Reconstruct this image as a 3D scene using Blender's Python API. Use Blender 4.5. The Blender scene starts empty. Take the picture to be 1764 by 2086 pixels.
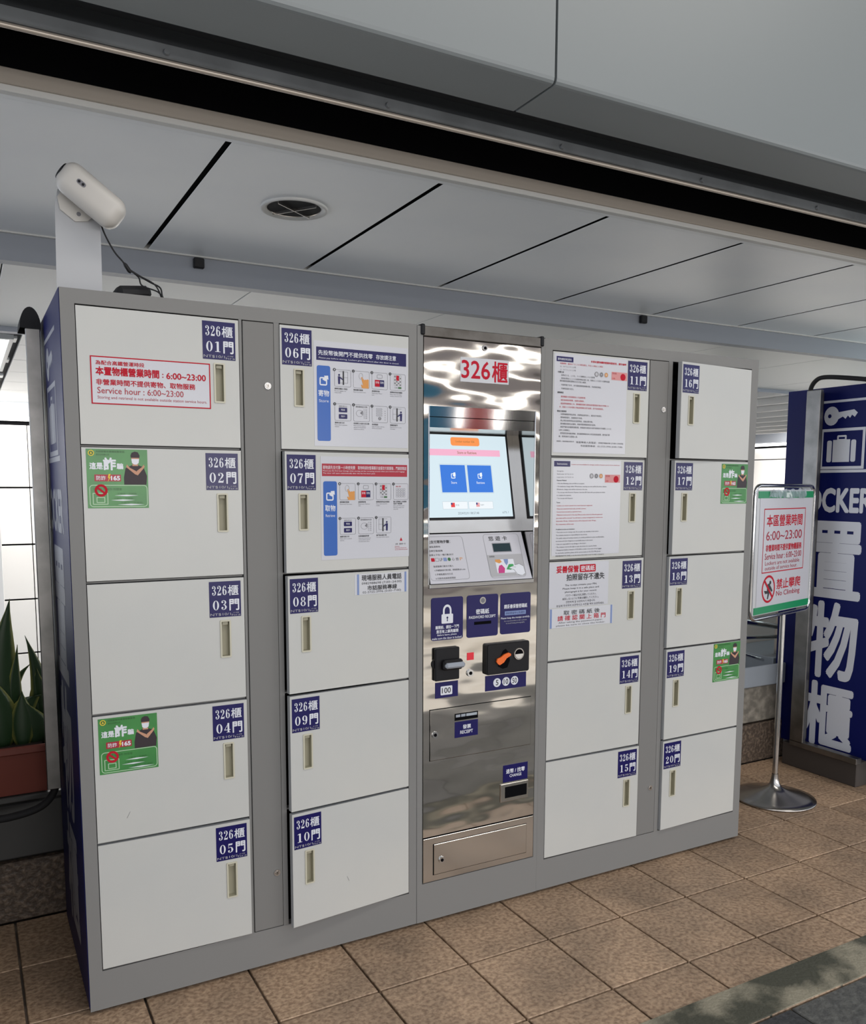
import bpy, math, random
from mathutils import Matrix, Vector
random.seed(7)
sc = bpy.context.scene
PI = math.pi

# ---------------------------------------------------------------- camera
cd = bpy.data.cameras.new('camera'); cam = bpy.data.objects.new('camera', cd)
sc.collection.objects.link(cam); sc.camera = cam
cam.location = (-0.2369, -2.3846, 1.4551)
_y, _p, _r = -0.5008, -0.1110, 0.0029
cam.matrix_world = Matrix.Translation(cam.location) @ Matrix.Rotation(_y, 4, 'Z') @ Matrix.Rotation(PI/2+_p, 4, 'X') @ Matrix.Rotation(_r, 4, 'Z')
cd.sensor_fit = 'VERTICAL'; cd.sensor_height = 24.0
cd.lens = 1736.7/2086*24.0
cd.shift_x = 2.706/2086; cd.shift_y = (1184.24-1043)/2086
cd.clip_start = .05; cd.clip_end = 200

# ---------------------------------------------------------------- world, lights, exposure
w = bpy.data.worlds.new('overcast_sky'); sc.world = w; w.use_nodes = True
w.node_tree.nodes['Background'].inputs[0].default_value = (.84, .90, 1.0, 1)
w.node_tree.nodes['Background'].inputs[1].default_value = 1.55
sc.view_settings.view_transform = 'Standard'; sc.view_settings.look = 'None'
sc.view_settings.exposure = 0.0; sc.view_settings.gamma = 1.0; sc.view_settings.use_curve_mapping = False

def area(name, loc, size, power, color, direction):
    l = bpy.data.lights.new(name, 'AREA'); l.shape = 'RECTANGLE'; l.size, l.size_y = size
    l.energy = power; l.color = color
    o = bpy.data.objects.new(name, l); sc.collection.objects.link(o); o.location = loc
    o.rotation_euler = Vector(direction).to_track_quat('-Z', 'Y').to_euler()
    return o
area('canopy_lamp', (1.9, -2.15, 4.36), (4.6, .6), 66, (1, .94, .87), (0, .12, -1))
area('arcade_strip_lamp', (3.9, -7.0, 2.80), (9.5, .12), 28, (1, .97, .93), (-.12, 1, -.22))
area('shopfront_lamp', (3.9, -7.0, 1.55), (10, .95), 270, (1, .97, .93), (-.1, 1, -.03))  # added unseen fill light, brightens the doors from the front
area('far_sign_lamp', (7.6, 1.0, 2.0), (1.2, .4), 26, (.78, 1, 1), (-.75, 0, .65))  # added unseen lamp that brightens the right end of the ceiling
area('hall_lamp', (3.0, 6.0, 2.55), (5.0, 2.5), 300, (1, .97, .92), (0, 0, -1))
area('cove_lamp', (2.0, 10.2, 2.45), (9.0, .3), 260, (1, .96, .90), (0, .6, -1))
area('side_cove_lamp', (14.2, 9.5, 2.45), (.3, 7.0), 260, (1, .95, .88), (.6, 0, -1))

# ---------------------------------------------------------------- materials
MATS = {}
def mat(name, col, rough=.5, metal=0.0, emit=None, noise=None, bump=None, coat=0.0, spec=.5, alpha=None):
    if name in MATS: return MATS[name]
    m = bpy.data.materials.new(name); m.use_nodes = True; nt = m.node_tree
    b = nt.nodes['Principled BSDF']
    b.inputs['Base Color'].default_value = (*col, 1); b.inputs['Roughness'].default_value = rough
    b.inputs['Metallic'].default_value = metal; b.inputs['Specular IOR Level'].default_value = spec
    b.inputs['Coat Weight'].default_value = coat; b.inputs['Coat Roughness'].default_value = .08
    tc = None
    if noise or bump:
        tc = nt.nodes.new('ShaderNodeTexCoord')
    if noise:   # (scale, detail, colour2, low, high)
        n = nt.nodes.new('ShaderNodeTexNoise'); n.inputs['Scale'].default_value = noise[0]; n.inputs['Detail'].default_value = noise[1]
        r = nt.nodes.new('ShaderNodeValToRGB'); r.color_ramp.elements[0].position = noise[3]; r.color_ramp.elements[1].position = noise[4]
        r.color_ramp.elements[0].color = (*col, 1); r.color_ramp.elements[1].color = (*noise[2], 1)
        nt.links.new(tc.outputs['Object'], n.inputs['Vector']); nt.links.new(n.outputs['Fac'], r.inputs['Fac'])
        nt.links.new(r.outputs['Color'], b.inputs['Base Color'])
        m['ramp'] = r.name
    if bump:    # (scale, strength, distance[, vector scale])
        n = nt.nodes.new('ShaderNodeTexNoise'); n.inputs['Scale'].default_value = bump[0]; n.inputs['Detail'].default_value = bump[3] if len(bump) > 3 else 2
        k = nt.nodes.new('ShaderNodeBump'); k.inputs['Strength'].default_value = bump[1]; k.inputs['Distance'].default_value = bump[2]
        mp = nt.nodes.new('ShaderNodeMapping'); mp.inputs['Scale'].default_value = bump[4] if len(bump) > 4 else (1, 1, 1)
        nt.links.new(tc.outputs['Object'], mp.inputs['Vector']); nt.links.new(mp.outputs['Vector'], n.inputs['Vector']); nt.links.new(n.outputs['Fac'], k.inputs['Height'])
        nt.links.new(k.outputs['Normal'], b.inputs['Normal'])
    if emit:
        b.inputs['Emission Color'].default_value = (*emit[0], 1); b.inputs['Emission Strength'].default_value = emit[1]
    if alpha is not None: b.inputs['Alpha'].default_value = alpha
    MATS[name] = m
    return m
def srgb(r, g, b):
    f = lambda c: (c/255/12.92 if c/255 <= .04045 else ((c/255+.055)/1.055)**2.4)
    return (f(r), f(g), f(b))
GREY = mat('grey_powder_coat', (.205, .204, .200), .46, 0, spec=.25, bump=(700, .08, .0006))
GREYP = mat('grey_strip_paint', (.190, .188, .183), .46, 0, spec=.25, bump=(600, .08, .0006))
DARKRAIL = mat('aged_grey_metal', (.16, .15, .14), .4, .5, noise=(9, 5, (.09, .08, .07), .4, .65))
DOOR = mat('white_powder_coat', (.485, .495, .485), .36, bump=(260, .10, .0008), noise=(2.2, 4, (.53, .53, .505), .35, .7))
DOORSIDE = mat('door_edge_grey', (.36, .37, .38), .4)
GAP = mat('gap_black', (.004, .004, .005), .9, spec=.05)
INNER = mat('inner_dark_steel', (.06, .06, .062), .6)
BEIGE = mat('beige_plastic', (.52, .50, .40), .4)
BEIGED = mat('beige_plastic_recess', (.36, .34, .25), .5)  # darker copy of the beige, handle recess shade put into the colour
BLUE = mat('navy_print', (.007, .005, .085), .3, spec=.35, bump=(330, .12, .0007))
BLUE2 = mat('royal_blue_print', (.012, .10, .42), .3, bump=(330, .1, .0006))
NAVYP = mat('navy_panel', (.006, .010, .10), .42, spec=.16)
WHITEP = mat('white_print', (.68, .70, .76), .35)
PAPER = mat('glossy_poster_white', (.54, .55, .60), .26, bump=(330, .12, .0007))
PAPER2 = mat('matt_paper_white', (.58, .59, .63), .6, spec=.15)
RED = mat('red_print', (.46, .012, .03), .6, spec=.15)
CRIM = mat('crimson_print', (.36, .008, .03), .4)
BLACKP = mat('black_print', (.02, .02, .025), .5)
GREYP2 = mat('grey_print', (.16, .16, .18), .5)
LGREYP = mat('light_grey_print', (.38, .38, .40), .5)
LBLUE = mat('soft_blue_print', (.18, .25, .47), .5)
ORANGEP = mat('orange_print', (.62, .27, .06), .5)
GREENP = mat('green_print', (.05, .25, .055), .32, noise=(14, 2, (.035, .19, .045), .3, .7))
GREEND = mat('dark_green_print', (.02, .12, .025), .4)
GREENL = mat('pale_green_print', (.38, .55, .36), .4)
SKIN = mat('skin_print', (.52, .27, .17), .5)
PURP = mat('black_clothes_print', (.022, .012, .018), .5)
YEL = mat('yellow_print', (.75, .55, .03), .5)
PINKP = mat('pink_note_print', (.60, .26, .26), .5)
MAGENTA = mat('magenta_print', (.5, .03, .2), .5)
CONSOLE = mat('console_overlay_white', (.52, .52, .57), .35)
STEEL = mat('polished_stainless', (.64, .605, .555), .075, 1.0, bump=(2.8, 1.0, .010, 1.5, (1, 1, 2.6)))
STEEL2 = mat('stainless_flat', (.60, .58, .55), .2, 1.0, bump=(9, .12, .006, 2))
STEEL3 = mat('mirror_stainless', (.62, .61, .60), .07, 1.0)
STEELB = mat('brushed_stainless', (.27, .265, .26), .36, 1.0, noise=(12, 4, (.20, .20, .195), .4, .65))
CHROME = mat('chrome', (.62, .62, .62), .14, 1.0)
CHROMED = mat('dull_chrome_base', (.45, .43, .41), .24, 1.0)
BLACK = mat('black_plastic', (.010, .010, .012), .42, spec=.22)
RUBBER = mat('black_rubber', (.008, .008, .01), .75)
GREYPL = mat('grey_plastic_slot', (.30, .33, .38), .3)
ORANGE = mat('orange_plastic', (.80, .14, .015), .4)
CAMW = mat('camera_white_plastic', (.52, .50, .47), .4)
BRACK = mat('bracket_grey_paint', (.40, .41, .43), .45)
CEIL = mat('ceiling_panel_paint', (.76, .79, .83), .30, noise=(1.6, 5, (.83, .85, .87), .35, .7))
CEIL2 = mat('rear_ceiling_paint', (.66, .67, .66), .4)
FASC = mat('fascia_panel_paint', (.19, .212, .222), .42)
DMET = mat('dark_track_metal', (.05, .055, .062), .45, .4)
GMET = mat('grey_track_metal', (.20, .215, .23), .42, .5, noise=(5, 4, (.13, .14, .15), .4, .7))
WARM = mat('track_steel_warm', (.46, .41, .36), .36, .4)  # warm tint puts reflected lamp light into the steel colour
BEAM = mat('beam_grey_blue', (.25, .27, .31), .42)
TRIMW = mat('trim_offwhite', (.55, .55, .54), .4)
VOID = mat('recess_dark', (.012, .012, .014), .8)
GRAN = mat('dark_granite', (.075, .055, .042), .5, noise=(60, 6, (.20, .15, .11), .45, .7), bump=(60, .5, .01))
STONE = mat('weathered_stone', (.17, .155, .13), .7, noise=(25, 6, (.34, .31, .26), .4, .7), bump=(40, .4, .01))
SLAB = mat('dark_slab', (.055, .056, .056), .5)
TRAY = mat('grey_metal_tray', (.36, .40, .45), .4, .1)
POT = mat('terracotta_plastic', (.17, .035, .022), .5)
SOIL = mat('potting_soil', (.02, .014, .01), .9)
WALLW = mat('white_wall_panel', (.78, .77, .76), .45)
BEIGEW = mat('beige_cladding', (.70, .66, .60), .5)
OPPO = mat('opposite_wall', (.24, .205, .195), .7)
REDB = mat('bin_red', (.6, .02, .03), .5)  # red and blue for the sheets added to colour the kiosk reflections
BLUEB = mat('bin_blue', (.02, .22, .42), .5)
LIT = mat('lit_panel', (1, 1, 1), .5, emit=((.92, .97, 1), 2.6))
TUBE = mat('lit_tube', (1, 1, 1), .5, emit=((1, .98, .94), 4.0))
def lcd(name, c, s=1.0): return mat(name, (0, 0, 0), .3, emit=(c, s))
S_BG = lcd('screen_white', srgb(214, 232, 240)); S_OR = lcd('screen_orange', srgb(250, 150, 80)); S_PK = lcd('screen_pink', srgb(244, 178, 205))
S_BL = lcd('screen_blue', srgb(38, 116, 218)); S_W = lcd('screen_pure_white', srgb(238, 244, 248)); S_TX = lcd('screen_text', srgb(150, 110, 60))
S_GR = lcd('screen_grey_text', srgb(120, 130, 140)); S_RD = lcd('screen_red', srgb(225, 50, 50)); S_NV = lcd('screen_navy', srgb(40, 50, 120)); S_LN = lcd('screen_line', srgb(170, 185, 195))
LCDD = mat('small_lcd_dark', (.015, .035, .045), .15)

# floor tile and paving materials
def tilemat():
    m = bpy.data.materials.new('brown_stone_tile'); m.use_nodes = True; nt = m.node_tree; L = nt.links; b = nt.nodes['Principled BSDF']
    tc = nt.nodes.new('ShaderNodeTexCoord'); gi = nt.nodes.new('ShaderNodeNewGeometry')
    oi = nt.nodes.new('ShaderNodeObjectInfo')
    n1 = nt.nodes.new('ShaderNodeTexNoise'); n1.inputs['Scale'].default_value = 75; n1.inputs['Detail'].default_value = 6
    n2 = nt.nodes.new('ShaderNodeTexNoise'); n2.inputs['Scale'].default_value = 2.6; n2.inputs['Detail'].default_value = 6; n2.inputs['Roughness'].default_value = .65
    for n in (n1, n2): L.new(gi.outputs['Position'], n.inputs['Vector'])
    r1 = nt.nodes.new('ShaderNodeValToRGB'); e = r1.color_ramp.elements
    e[0].position = .36; e[0].color = (.27, .178, .115, 1); e[1].position = .60; e[1].color = (.47, .335, .225, 1)
    L.new(n1.outputs['Fac'], r1.inputs['Fac'])
    r2 = nt.nodes.new('ShaderNodeValToRGB'); e = r2.color_ramp.elements
    e[0].position = .34; e[0].color = (.60, .60, .60, 1); e[1].position = .62; e[1].color = (1.06, 1.03, 1.0, 1)
    L.new(n2.outputs['Fac'], r2.inputs['Fac'])
    mx = nt.nodes.new('ShaderNodeMixRGB'); mx.blend_type = 'MULTIPLY'; mx.inputs[0].default_value = 1
    L.new(r1.outputs['Color'], mx.inputs[1]); L.new(r2.outputs['Color'], mx.inputs[2])
    hs = nt.nodes.new('ShaderNodeHueSaturation'); L.new(mx.outputs['Color'], hs.inputs['Color'])
    mr = nt.nodes.new('ShaderNodeMapRange'); mr.inputs['To Min'].default_value = .86; mr.inputs['To Max'].default_value = 1.12
    L.new(oi.outputs['Random'], mr.inputs['Value']); L.new(mr.outputs['Result'], hs.inputs['Value'])
    L.new(hs.outputs['Color'], b.inputs['Base Color'])
    rr = nt.nodes.new('ShaderNodeMapRange'); rr.inputs['To Min'].default_value = .62; rr.inputs['To Max'].default_value = .36
    L.new(n2.outputs['Fac'], rr.inputs['Value']); L.new(rr.outputs['Result'], b.inputs['Roughness'])
    bp = nt.nodes.new('ShaderNodeBump'); bp.inputs['Strength'].default_value = .55; bp.inputs['Distance'].default_value = .006
    L.new(n1.outputs['Fac'], bp.inputs['Height']); L.new(bp.outputs['Normal'], b.inputs['Normal'])
    return m
TILE = tilemat()
GROUT = mat('dark_grout', (.075, .058, .045), .9, noise=(6, 4, (.22, .17, .13), .5, .68))
KERB = mat('mossy_kerb', (.055, .055, .038), .75, noise=(4.5, 8, (.27, .245, .18), .47, .60), bump=(90, .6, .006, 5))
PAVER = mat('dark_grey_paver', (.06, .06, .058), .7, noise=(40, 6, (.12, .12, .11), .4, .7), bump=(90, .6, .006, 5))
PAVER2 = mat('black_paver', (.025, .026, .028), .6, noise=(60, 6, (.055, .055, .058), .4, .7), bump=(90, .6, .006, 5))

def leafmat():
    m = bpy.data.materials.new('snake_plant_leaf'); m.use_nodes = True; nt = m.node_tree; L = nt.links; b = nt.nodes['Principled BSDF']
    uv = nt.nodes.new('ShaderNodeUVMap'); sx = nt.nodes.new('ShaderNodeSeparateXYZ'); L.new(uv.outputs['UV'], sx.inputs['Vector'])
    r = nt.nodes.new('ShaderNodeValToRGB'); r.color_ramp.interpolation = 'LINEAR'; e = r.color_ramp.elements
    e[0].position = 0; e[0].color = (.34, .34, .09, 1); e[1].position = .17; e[1].color = (.018, .05, .018, 1)
    a = e.new(.83); a.color = (.022, .055, .02, 1); a = e.new(1.0); a.color = (.34, .34, .09, 1)
    L.new(sx.outputs['X'], r.inputs['Fac']); L.new(r.outputs['Color'], b.inputs['Base Color'])
    b.inputs['Roughness'].default_value = .38
    return m
LEAF = leafmat()

# ---------------------------------------------------------------- mesh builder
_tcache = {}
def text_geo(s, bold):
    k = (s, bold)
    if k not in _tcache:
        c = bpy.data.curves.new('t', 'FONT'); c.body = s; c.resolution_u = 2 if len(s) > 16 else 3
        o = bpy.data.objects.new('t', c); m = o.to_mesh()
        V = [(v.co.x, v.co.y, 0.0) for v in m.vertices]; F = [tuple(p.vertices) for p in m.polygons if p.area > 0]
        F = [f if m.polygons[0].normal.z > 0 else f[::-1] for f in F]
        o.to_mesh_clear(); bpy.data.objects.remove(o); bpy.data.curves.remove(c)
        xs = [v[0] for v in V]; ys = [v[1] for v in V]
        if bold:
            b = bold*1.15; n = len(V); sh = [(b, 0), (-b, 0), (0, b), (0, -b)] + ([(b*.7, b*.7), (-b*.7, b*.7), (b*.7, -b*.7), (-b*.7, -b*.7)] if bold >= .021 else [])
            V0, F0 = V, F; V = []; F = []
            for i, (dx, dy) in enumerate(sh):
                V += [(x+dx, y+dy, i*1e-5) for x, y, _ in V0]; F += [tuple(q+i*n for q in f) for f in F0]
        _tcache[k] = (V, F, (min(xs), min(ys), max(xs), max(ys)))
    return _tcache[k]
ORIG = {}
class MB:
    def __init__(s, M=None):
        s.v = []; s.f = []; s.m = []; s.mats = []; s.M = M or Matrix(); s.uv = None; s.sm = []
    def mi(s, m):
        if m not in s.mats: s.mats.append(m)
        return s.mats.index(m)
    def add(s, vs, fs, m, smooth=False):
        if len(vs) > 2 and all(abs(p[2]-vs[0][2]) < 2e-4 for p in vs):      # flat print: keep overlapping shapes off one plane
            s.k = (getattr(s, 'k', 0)+1) % 6; vs = [(p[0], p[1], p[2]+s.k*1.5e-5) for p in vs]
        b = len(s.v); s.v += [tuple(s.M @ Vector(p)) for p in vs]; i = s.mi(m)
        for f in fs: s.f.append(tuple(b+k for k in f)); s.m.append(i); s.sm.append(smooth)
    def box(s, x0, x1, y0, y1, z0, z1, m):
        vs = [(x, y, z) for z in (z0, z1) for y in (y0, y1) for x in (x0, x1)]
        s.add(vs, [(0, 2, 3, 1), (4, 5, 7, 6), (0, 1, 5, 4), (2, 6, 7, 3), (0, 4, 6, 2), (1, 3, 7, 5)], m)
        return s
    def bbox(s, x0, x1, y0, y1, z0, z1, m, b=.003):      # chamfered box
        bm = []
        P = []
        for sx, x, dx in ((0, x0, b), (1, x1, -b)):
            for sy, y, dy in ((0, y0, b), (1, y1, -b)):
                for sz, z, dz in ((0, z0, b), (1, z1, -b)):
                    P += [(x, y+dy, z+dz), (x+dx, y, z+dz), (x+dx, y+dy, z)]
        import bmesh
        B = bmesh.new()
        for p in P: B.verts.new(p)
        r = bmesh.ops.convex_hull(B, input=B.verts)
        B.normal_update(); B.verts.index_update()
        s.add([tuple(v.co) for v in B.verts], [tuple(v.index for v in f.verts) for f in B.faces], m); B.free()
        return s
    def rect(s, u0, v0, u1, v1, w, m):
        s.add([(u0, v0, w), (u1, v0, w), (u1, v1, w), (u0, v1, w)], [(0, 1, 2, 3)], m); return s
    def poly(s, pts, w, m):
        s.add([(p[0], p[1], w) for p in pts], [tuple(range(len(pts)))], m); return s
    def disc(s, u, v, r, w, m, n=20, ry=None):
        ry = ry or r
        s.poly([(u+r*math.cos(2*PI*i/n), v+ry*math.sin(2*PI*i/n)) for i in range(n)], w, m); return s
    def ring(s, u, v, r, ri, w, m, n=24, ry=None, ryi=None, a0=0, a1=360):
        ry = ry or r; ryi = ryi or ri; P = []; F = []
        for i in range(n+1):
            a = math.radians(a0+(a1-a0)*i/n)
            P += [(u+r*math.cos(a), v+ry*math.sin(a), w), (u+ri*math.cos(a), v+ryi*math.sin(a), w)]
        for i in range(n): F.append((2*i, 2*i+2, 2*i+3, 2*i+1))
        s.add(P, F, m); return s
    def rrect_pts(s, u0, v0, u1, v1, r, n=4):
        P = []
        for cx, cy, a in ((u1-r, v0+r, -90), (u1-r, v1-r, 0), (u0+r, v1-r, 90), (u0+r, v0+r, 180)):
            for i in range(n+1):
                t = math.radians(a+90*i/n); P.append((cx+r*math.cos(t), cy+r*math.sin(t)))
        return P
    def rrect(s, u0, v0, u1, v1, r, w, m): s.poly(s.rrect_pts(u0, v0, u1, v1, r), w, m); return s
    def rframe(s, u0, v0, u1, v1, r, t, w, m):
        A = s.rrect_pts(u0, v0, u1, v1, r); B = s.rrect_pts(u0+t, v0+t, u1-t, v1-t, max(r-t, r*.2)); n = len(A)
        s.add([(p[0], p[1], w) for p in A+B], [(i, (i+1) % n, n+(i+1) % n, n+i) for i in range(n)], m); return s
    def plate(s, pts, w0, w1, m):        # extruded 2D outline
        n = len(pts)
        s.add([(p[0], p[1], w0) for p in pts]+[(p[0], p[1], w1) for p in pts],
              [tuple(range(n, 2*n)), tuple(range(n-1, -1, -1))]+[(i, (i+1) % n, n+(i+1) % n, n+i) for i in range(n)], m); return s
    def line(s, pts, t, w, m):
        for a, b in zip(pts, pts[1:]):
            d = Vector((b[0]-a[0], b[1]-a[1])); d.normalize(); n = Vector((-d.y, d.x))*t/2
            s.add([(a[0]-n.x, a[1]-n.y, w), (b[0]-n.x, b[1]-n.y, w), (b[0]+n.x, b[1]+n.y, w), (a[0]+n.x, a[1]+n.y, w)], [(0, 1, 2, 3)], m)
        return s
    def text(s, t, u0, v0, u1, v1, w, m, bold=0.0, squeeze=True):
        V, F, (x0, y0, x1, y1) = text_geo(t, bold)
        sx = (u1-u0)/(x1-x0); sy = (v1-v0)/(y1-y0)
        s.add([(u0+(x-x0)*sx, v0+(y-y0)*sy, w+q) for x, y, q in V], F, m); return s
    def para(s, lines, u0, vtop, width, h, lead, w, m, bold=0.0, full=None):
        # every line set at the size that makes `full` characters fill the width
        for i, t in enumerate(lines):
            if not t: continue
            V, F, (x0, y0, x1, y1) = text_geo(t, bold)
            k = h; kx = k
            if (x1-x0)*kx > width: kx = width/(x1-x0)
            v = vtop-lead*i-h*.85
            s.add([(u0+(x-x0)*kx, v+y*k, w+q) for x, y, q in V], F, m)
        return s
    def stroke(s, pts, w, m):
        L = []; R = []
        for i, (x, y, t) in enumerate(pts):
            a = pts[max(i-1, 0)]; b = pts[min(i+1, len(pts)-1)]
            d = Vector((b[0]-a[0], b[1]-a[1])); d.normalize(); L.append((x-d.y*t/2, y+d.x*t/2, w)); R.append((x+d.y*t/2, y-d.x*t/2, w))
        n = len(pts); s.add(L+R, [(i, n+i, n+i+1, i+1) for i in range(n-1)], m)
    def cyl(s, p, d, r0, r1, h, m, n=20, cap=True, smooth=True):
        q = Vector(d).to_track_quat('Z', 'Y'); P = []
        for k, (r, z) in enumerate(((r0, 0), (r1, h))):
            P += [tuple(Vector(p)+q @ Vector((r*math.cos(2*PI*i/n), r*math.sin(2*PI*i/n), z))) for i in range(n)]
        s.add(P, [(i, (i+1) % n, n+(i+1) % n, n+i) for i in range(n)], m, smooth)
        if cap: s.add(P[n:], [tuple(range(n))], m); s.add(P[:n], [tuple(range(n-1, -1, -1))], m)
        return s
    def lathe(s, prof, c, m, n=40):
        P = [(c[0]+r*math.cos(2*PI*i/n), c[1]+r*math.sin(2*PI*i/n), c[2]+z) for r, z in prof for i in range(n)]
        F = [(k*n+i, k*n+(i+1) % n, (k+1)*n+(i+1) % n, (k+1)*n+i) for k in range(len(prof)-1) for i in range(n)]
        s.add(P, F, m, True); return s
    def tube(s, pts, r, m, n=10, closed=False):
        pts = [Vector(p) for p in pts]; N = len(pts); P = []; F = []
        up = None
        for i, p in enumerate(pts):
            a = pts[i-1] if (i or closed) else p; b = pts[(i+1) % N] if (i < N-1 or closed) else p
            d = (b-a).normalized()
            if up is None: up = Vector((0, 0, 1)) if abs(d.z) < .9 else Vector((0, 1, 0))
            x = d.cross(up)
            x = x.normalized() if x.length > 1e-6 else Vector((1, 0, 0)); y = x.cross(d).normalized(); up = y
            rr = r[i] if isinstance(r, (list, tuple)) else r
            P += [tuple(p+x*rr*math.cos(2*PI*k/n)+y*rr*math.sin(2*PI*k/n)) for k in range(n)]
        for i in range(N if closed else N-1):
            j = (i+1) % N
            F += [(i*n+k, i*n+(k+1) % n, j*n+(k+1) % n, j*n+k) for k in range(n)]
        s.add(P, F, m, True)
        if not closed: s.add(P[:n], [tuple(range(n-1, -1, -1))], m); s.add(P[-n:], [tuple(range(n))], m)
        return s
    def build(s, name, parent=None, origin=None, fix=False, **props):
        o0 = Vector(origin) if origin is not None else (ORIG[parent.name] if parent else Vector())
        me = bpy.data.meshes.new(name)
        me.from_pydata([tuple(Vector(v)-o0) for v in s.v], [], s.f)
        for m in s.mats: me.materials.append(m)
        me.polygons.foreach_set('material_index', s.m); me.polygons.foreach_set('use_smooth', s.sm)
        if s.uv: 
            l = me.uv_layers.new(name='UVMap')
            for lp in me.loops: l.data[lp.index].uv = s.uv[lp.vertex_index]
        me.update()
        if fix:
            import bmesh
            b = bmesh.new(); b.from_mesh(me); bmesh.ops.recalc_face_normals(b, faces=b.faces); b.to_mesh(me); b.free()
        o = bpy.data.objects.new(name, me); sc.collection.objects.link(o); ORIG[o.name] = o0
        if parent: o.parent = parent; o.location = o0-ORIG[parent.name]
        else: o.location = o0
        for k, v in props.items(): o[k] = v
        return o
def thing(name, loc, label, cat, group=None):
    o = bpy.data.objects.new(name, None); sc.collection.objects.link(o); o.location = loc; ORIG[o.name] = Vector(loc)
    o.empty_display_size = .1; o['label'] = label; o['category'] = cat
    if group: o['group'] = group
    return o
def tag(o, label, cat, group=None):
    o['label'] = label; o['category'] = cat
    if group: o['group'] = group
    return o
def smooth_curve(P, n=6):
    P = [Vector(p) for p in P]; out = []
    for i in range(len(P)-1):
        a, b, c, d = P[max(i-1, 0)], P[i], P[i+1], P[min(i+2, len(P)-1)]
        for k in range(n):
            t = k/n; out.append(.5*((2*b)+(c-a)*t+(2*a-5*b+4*c-d)*t*t+(3*b-a-3*c+d)*t**3))
    out.append(P[-1]); return out
# the front plane: (u, v, w) -> (X=u, Y=-w, Z=v)
FRONT = Matrix(((1, 0, 0, 0), (0, 0, -1, 0), (0, 1, 0, 0), (0, 0, 0, 1)))
def plane(o, U, V):
    U = Vector(U).normalized(); V = Vector(V).normalized(); N = U.cross(V)
    return Matrix(((U.x, V.x, N.x, o[0]), (U.y, V.y, N.y, o[1]), (U.z, V.z, N.z, o[2]), (0, 0, 0, 1)))

# ---------------------------------------------------------------- setting: floor, tiles, kerb, paving
fl = MB().box(-3.0, 9.0, -.745, 1.3, -.06, -.012, GROUT).build('floor', kind='structure')
PX, PY = .3022, .312
tm = None; nt_ = 0
for j in range(-1, 5):
    y1 = -.274+PY*j; y0 = y1-PY
    if j == -1: y0, y1 = -.586, -.274
    else: y0, y1 = -.274+PY*(j-1), -.274+PY*j
    yy0 = -.274+PY*(j-1); yy1 = yy0+PY
    if yy0 > .66: continue
    for i in range(-6, 22):
        x0 = 1.355+PX*i
        if yy0 > .62: continue
        g = .0035
        if tm is None:
            b = MB(); b.bbox(g, PX-g, g, PY-g, -.03, 0, TILE, .002); o = b.build('floor_tile', fl, origin=(0, 0, 0)); tm = o.data
        else:
            o = bpy.data.objects.new('floor_tile', tm); sc.collection.objects.link(o); o.parent = fl
        o.location = (x0, yy0, random.uniform(-.0012, 0)); nt_ += 1
# narrow cut row against the kerb
cm = None
for i in range(-6, 22):
    if cm is None:
        b = MB(); b.bbox(.0035, PX-.0035, .0035, .155, -.03, 0, TILE, .002); o = b.build('floor_tile', fl, origin=(0, 0, 0)); cm = o.data
    else:
        o = bpy.data.objects.new('floor_tile', cm); sc.collection.objects.link(o); o.parent = fl
    o.location = (1.355+PX*i, -.586-.159, random.uniform(-.0012, 0))
kb = MB()
kt = thing('kerb', (1.8, -.82, 0), 'mossy cement kerb strip along the edge of the brown tiles', 'kerb')
x = -2.4
while x < 8:
    L = 1.8; MB().bbox(x+.002, x+L-.002, -.893, -.747, -.06, .001, KERB, .003).build('kerb_stone', kt); x += L
pv = MB().box(-12, 20, -14, -.893, -.2, -.012, mat('worn_plaza_paving', (.36, .32, .26), .45, noise=(1.2, 6, (.52, .48, .42), .35, .65))).build('floor_paving', kind='structure')
pm = {}
for j in range(3):
    for i in range(-1, 8):
        m_ = PAVER2 if (i+j) % 2 == 0 else PAVER
        if m_ not in pm:
            pm[m_] = MB().bbox(.003, .597, .003, .597, -.03, 0, m_, .003).build('paving_slab', pv, origin=(0, 0, 0)).data; o = [q for q in sc.collection.objects if q.data == pm[m_]][0]
        else:
            o = bpy.data.objects.new('paving_slab', pm[m_]); sc.collection.objects.link(o); o.parent = pv
        o.location = (-.07+.6*i, -1.496-.6*j, 0)
MB().box(-6, 22, 1.0, 16, -1.75, -1.7, PAVER).build('floor_lower', kind='structure')

# ---------------------------------------------------------------- ceiling front (panels over the lockers)
CZ = 2.5
ce = MB().box(-2.6, 9.5, .285, 1.70, CZ+.03, CZ+.06, VOID).build('ceiling', kind='structure')
pmesh = None
for i in range(-4, 12):
    x0 = .531+.7445*i
    if pmesh is None:
        pmesh = MB().bbox(.010, .7445-.010, .318, 1.672, CZ, CZ+.002, CEIL, .0006).build('ceiling_panel', ce, origin=(0, 0, 0)).data
        o = [q for q in sc.collection.objects if q.data == pmesh][0]
    else:
        o = bpy.data.objects.new('ceiling_panel', pmesh); sc.collection.objects.link(o); o.parent = ce
    o.location = (x0, 0, 0)
MB().bbox(-2.6, 9.5, .285, .317, CZ-.001, CZ+.03, CEIL, .002).build('edge_rail', ce)
MB().bbox(-2.6, 9.5, 1.672, 1.69, CZ-.006, CZ+.02, TRIMW, .002).build('edge_trim', ce)
b = MB().box(-2.6, 9.5, 1.69, 1.76, 2.385, CZ+.1, BEAM)
bm_ = b.build('trim_1', kind='structure')
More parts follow.
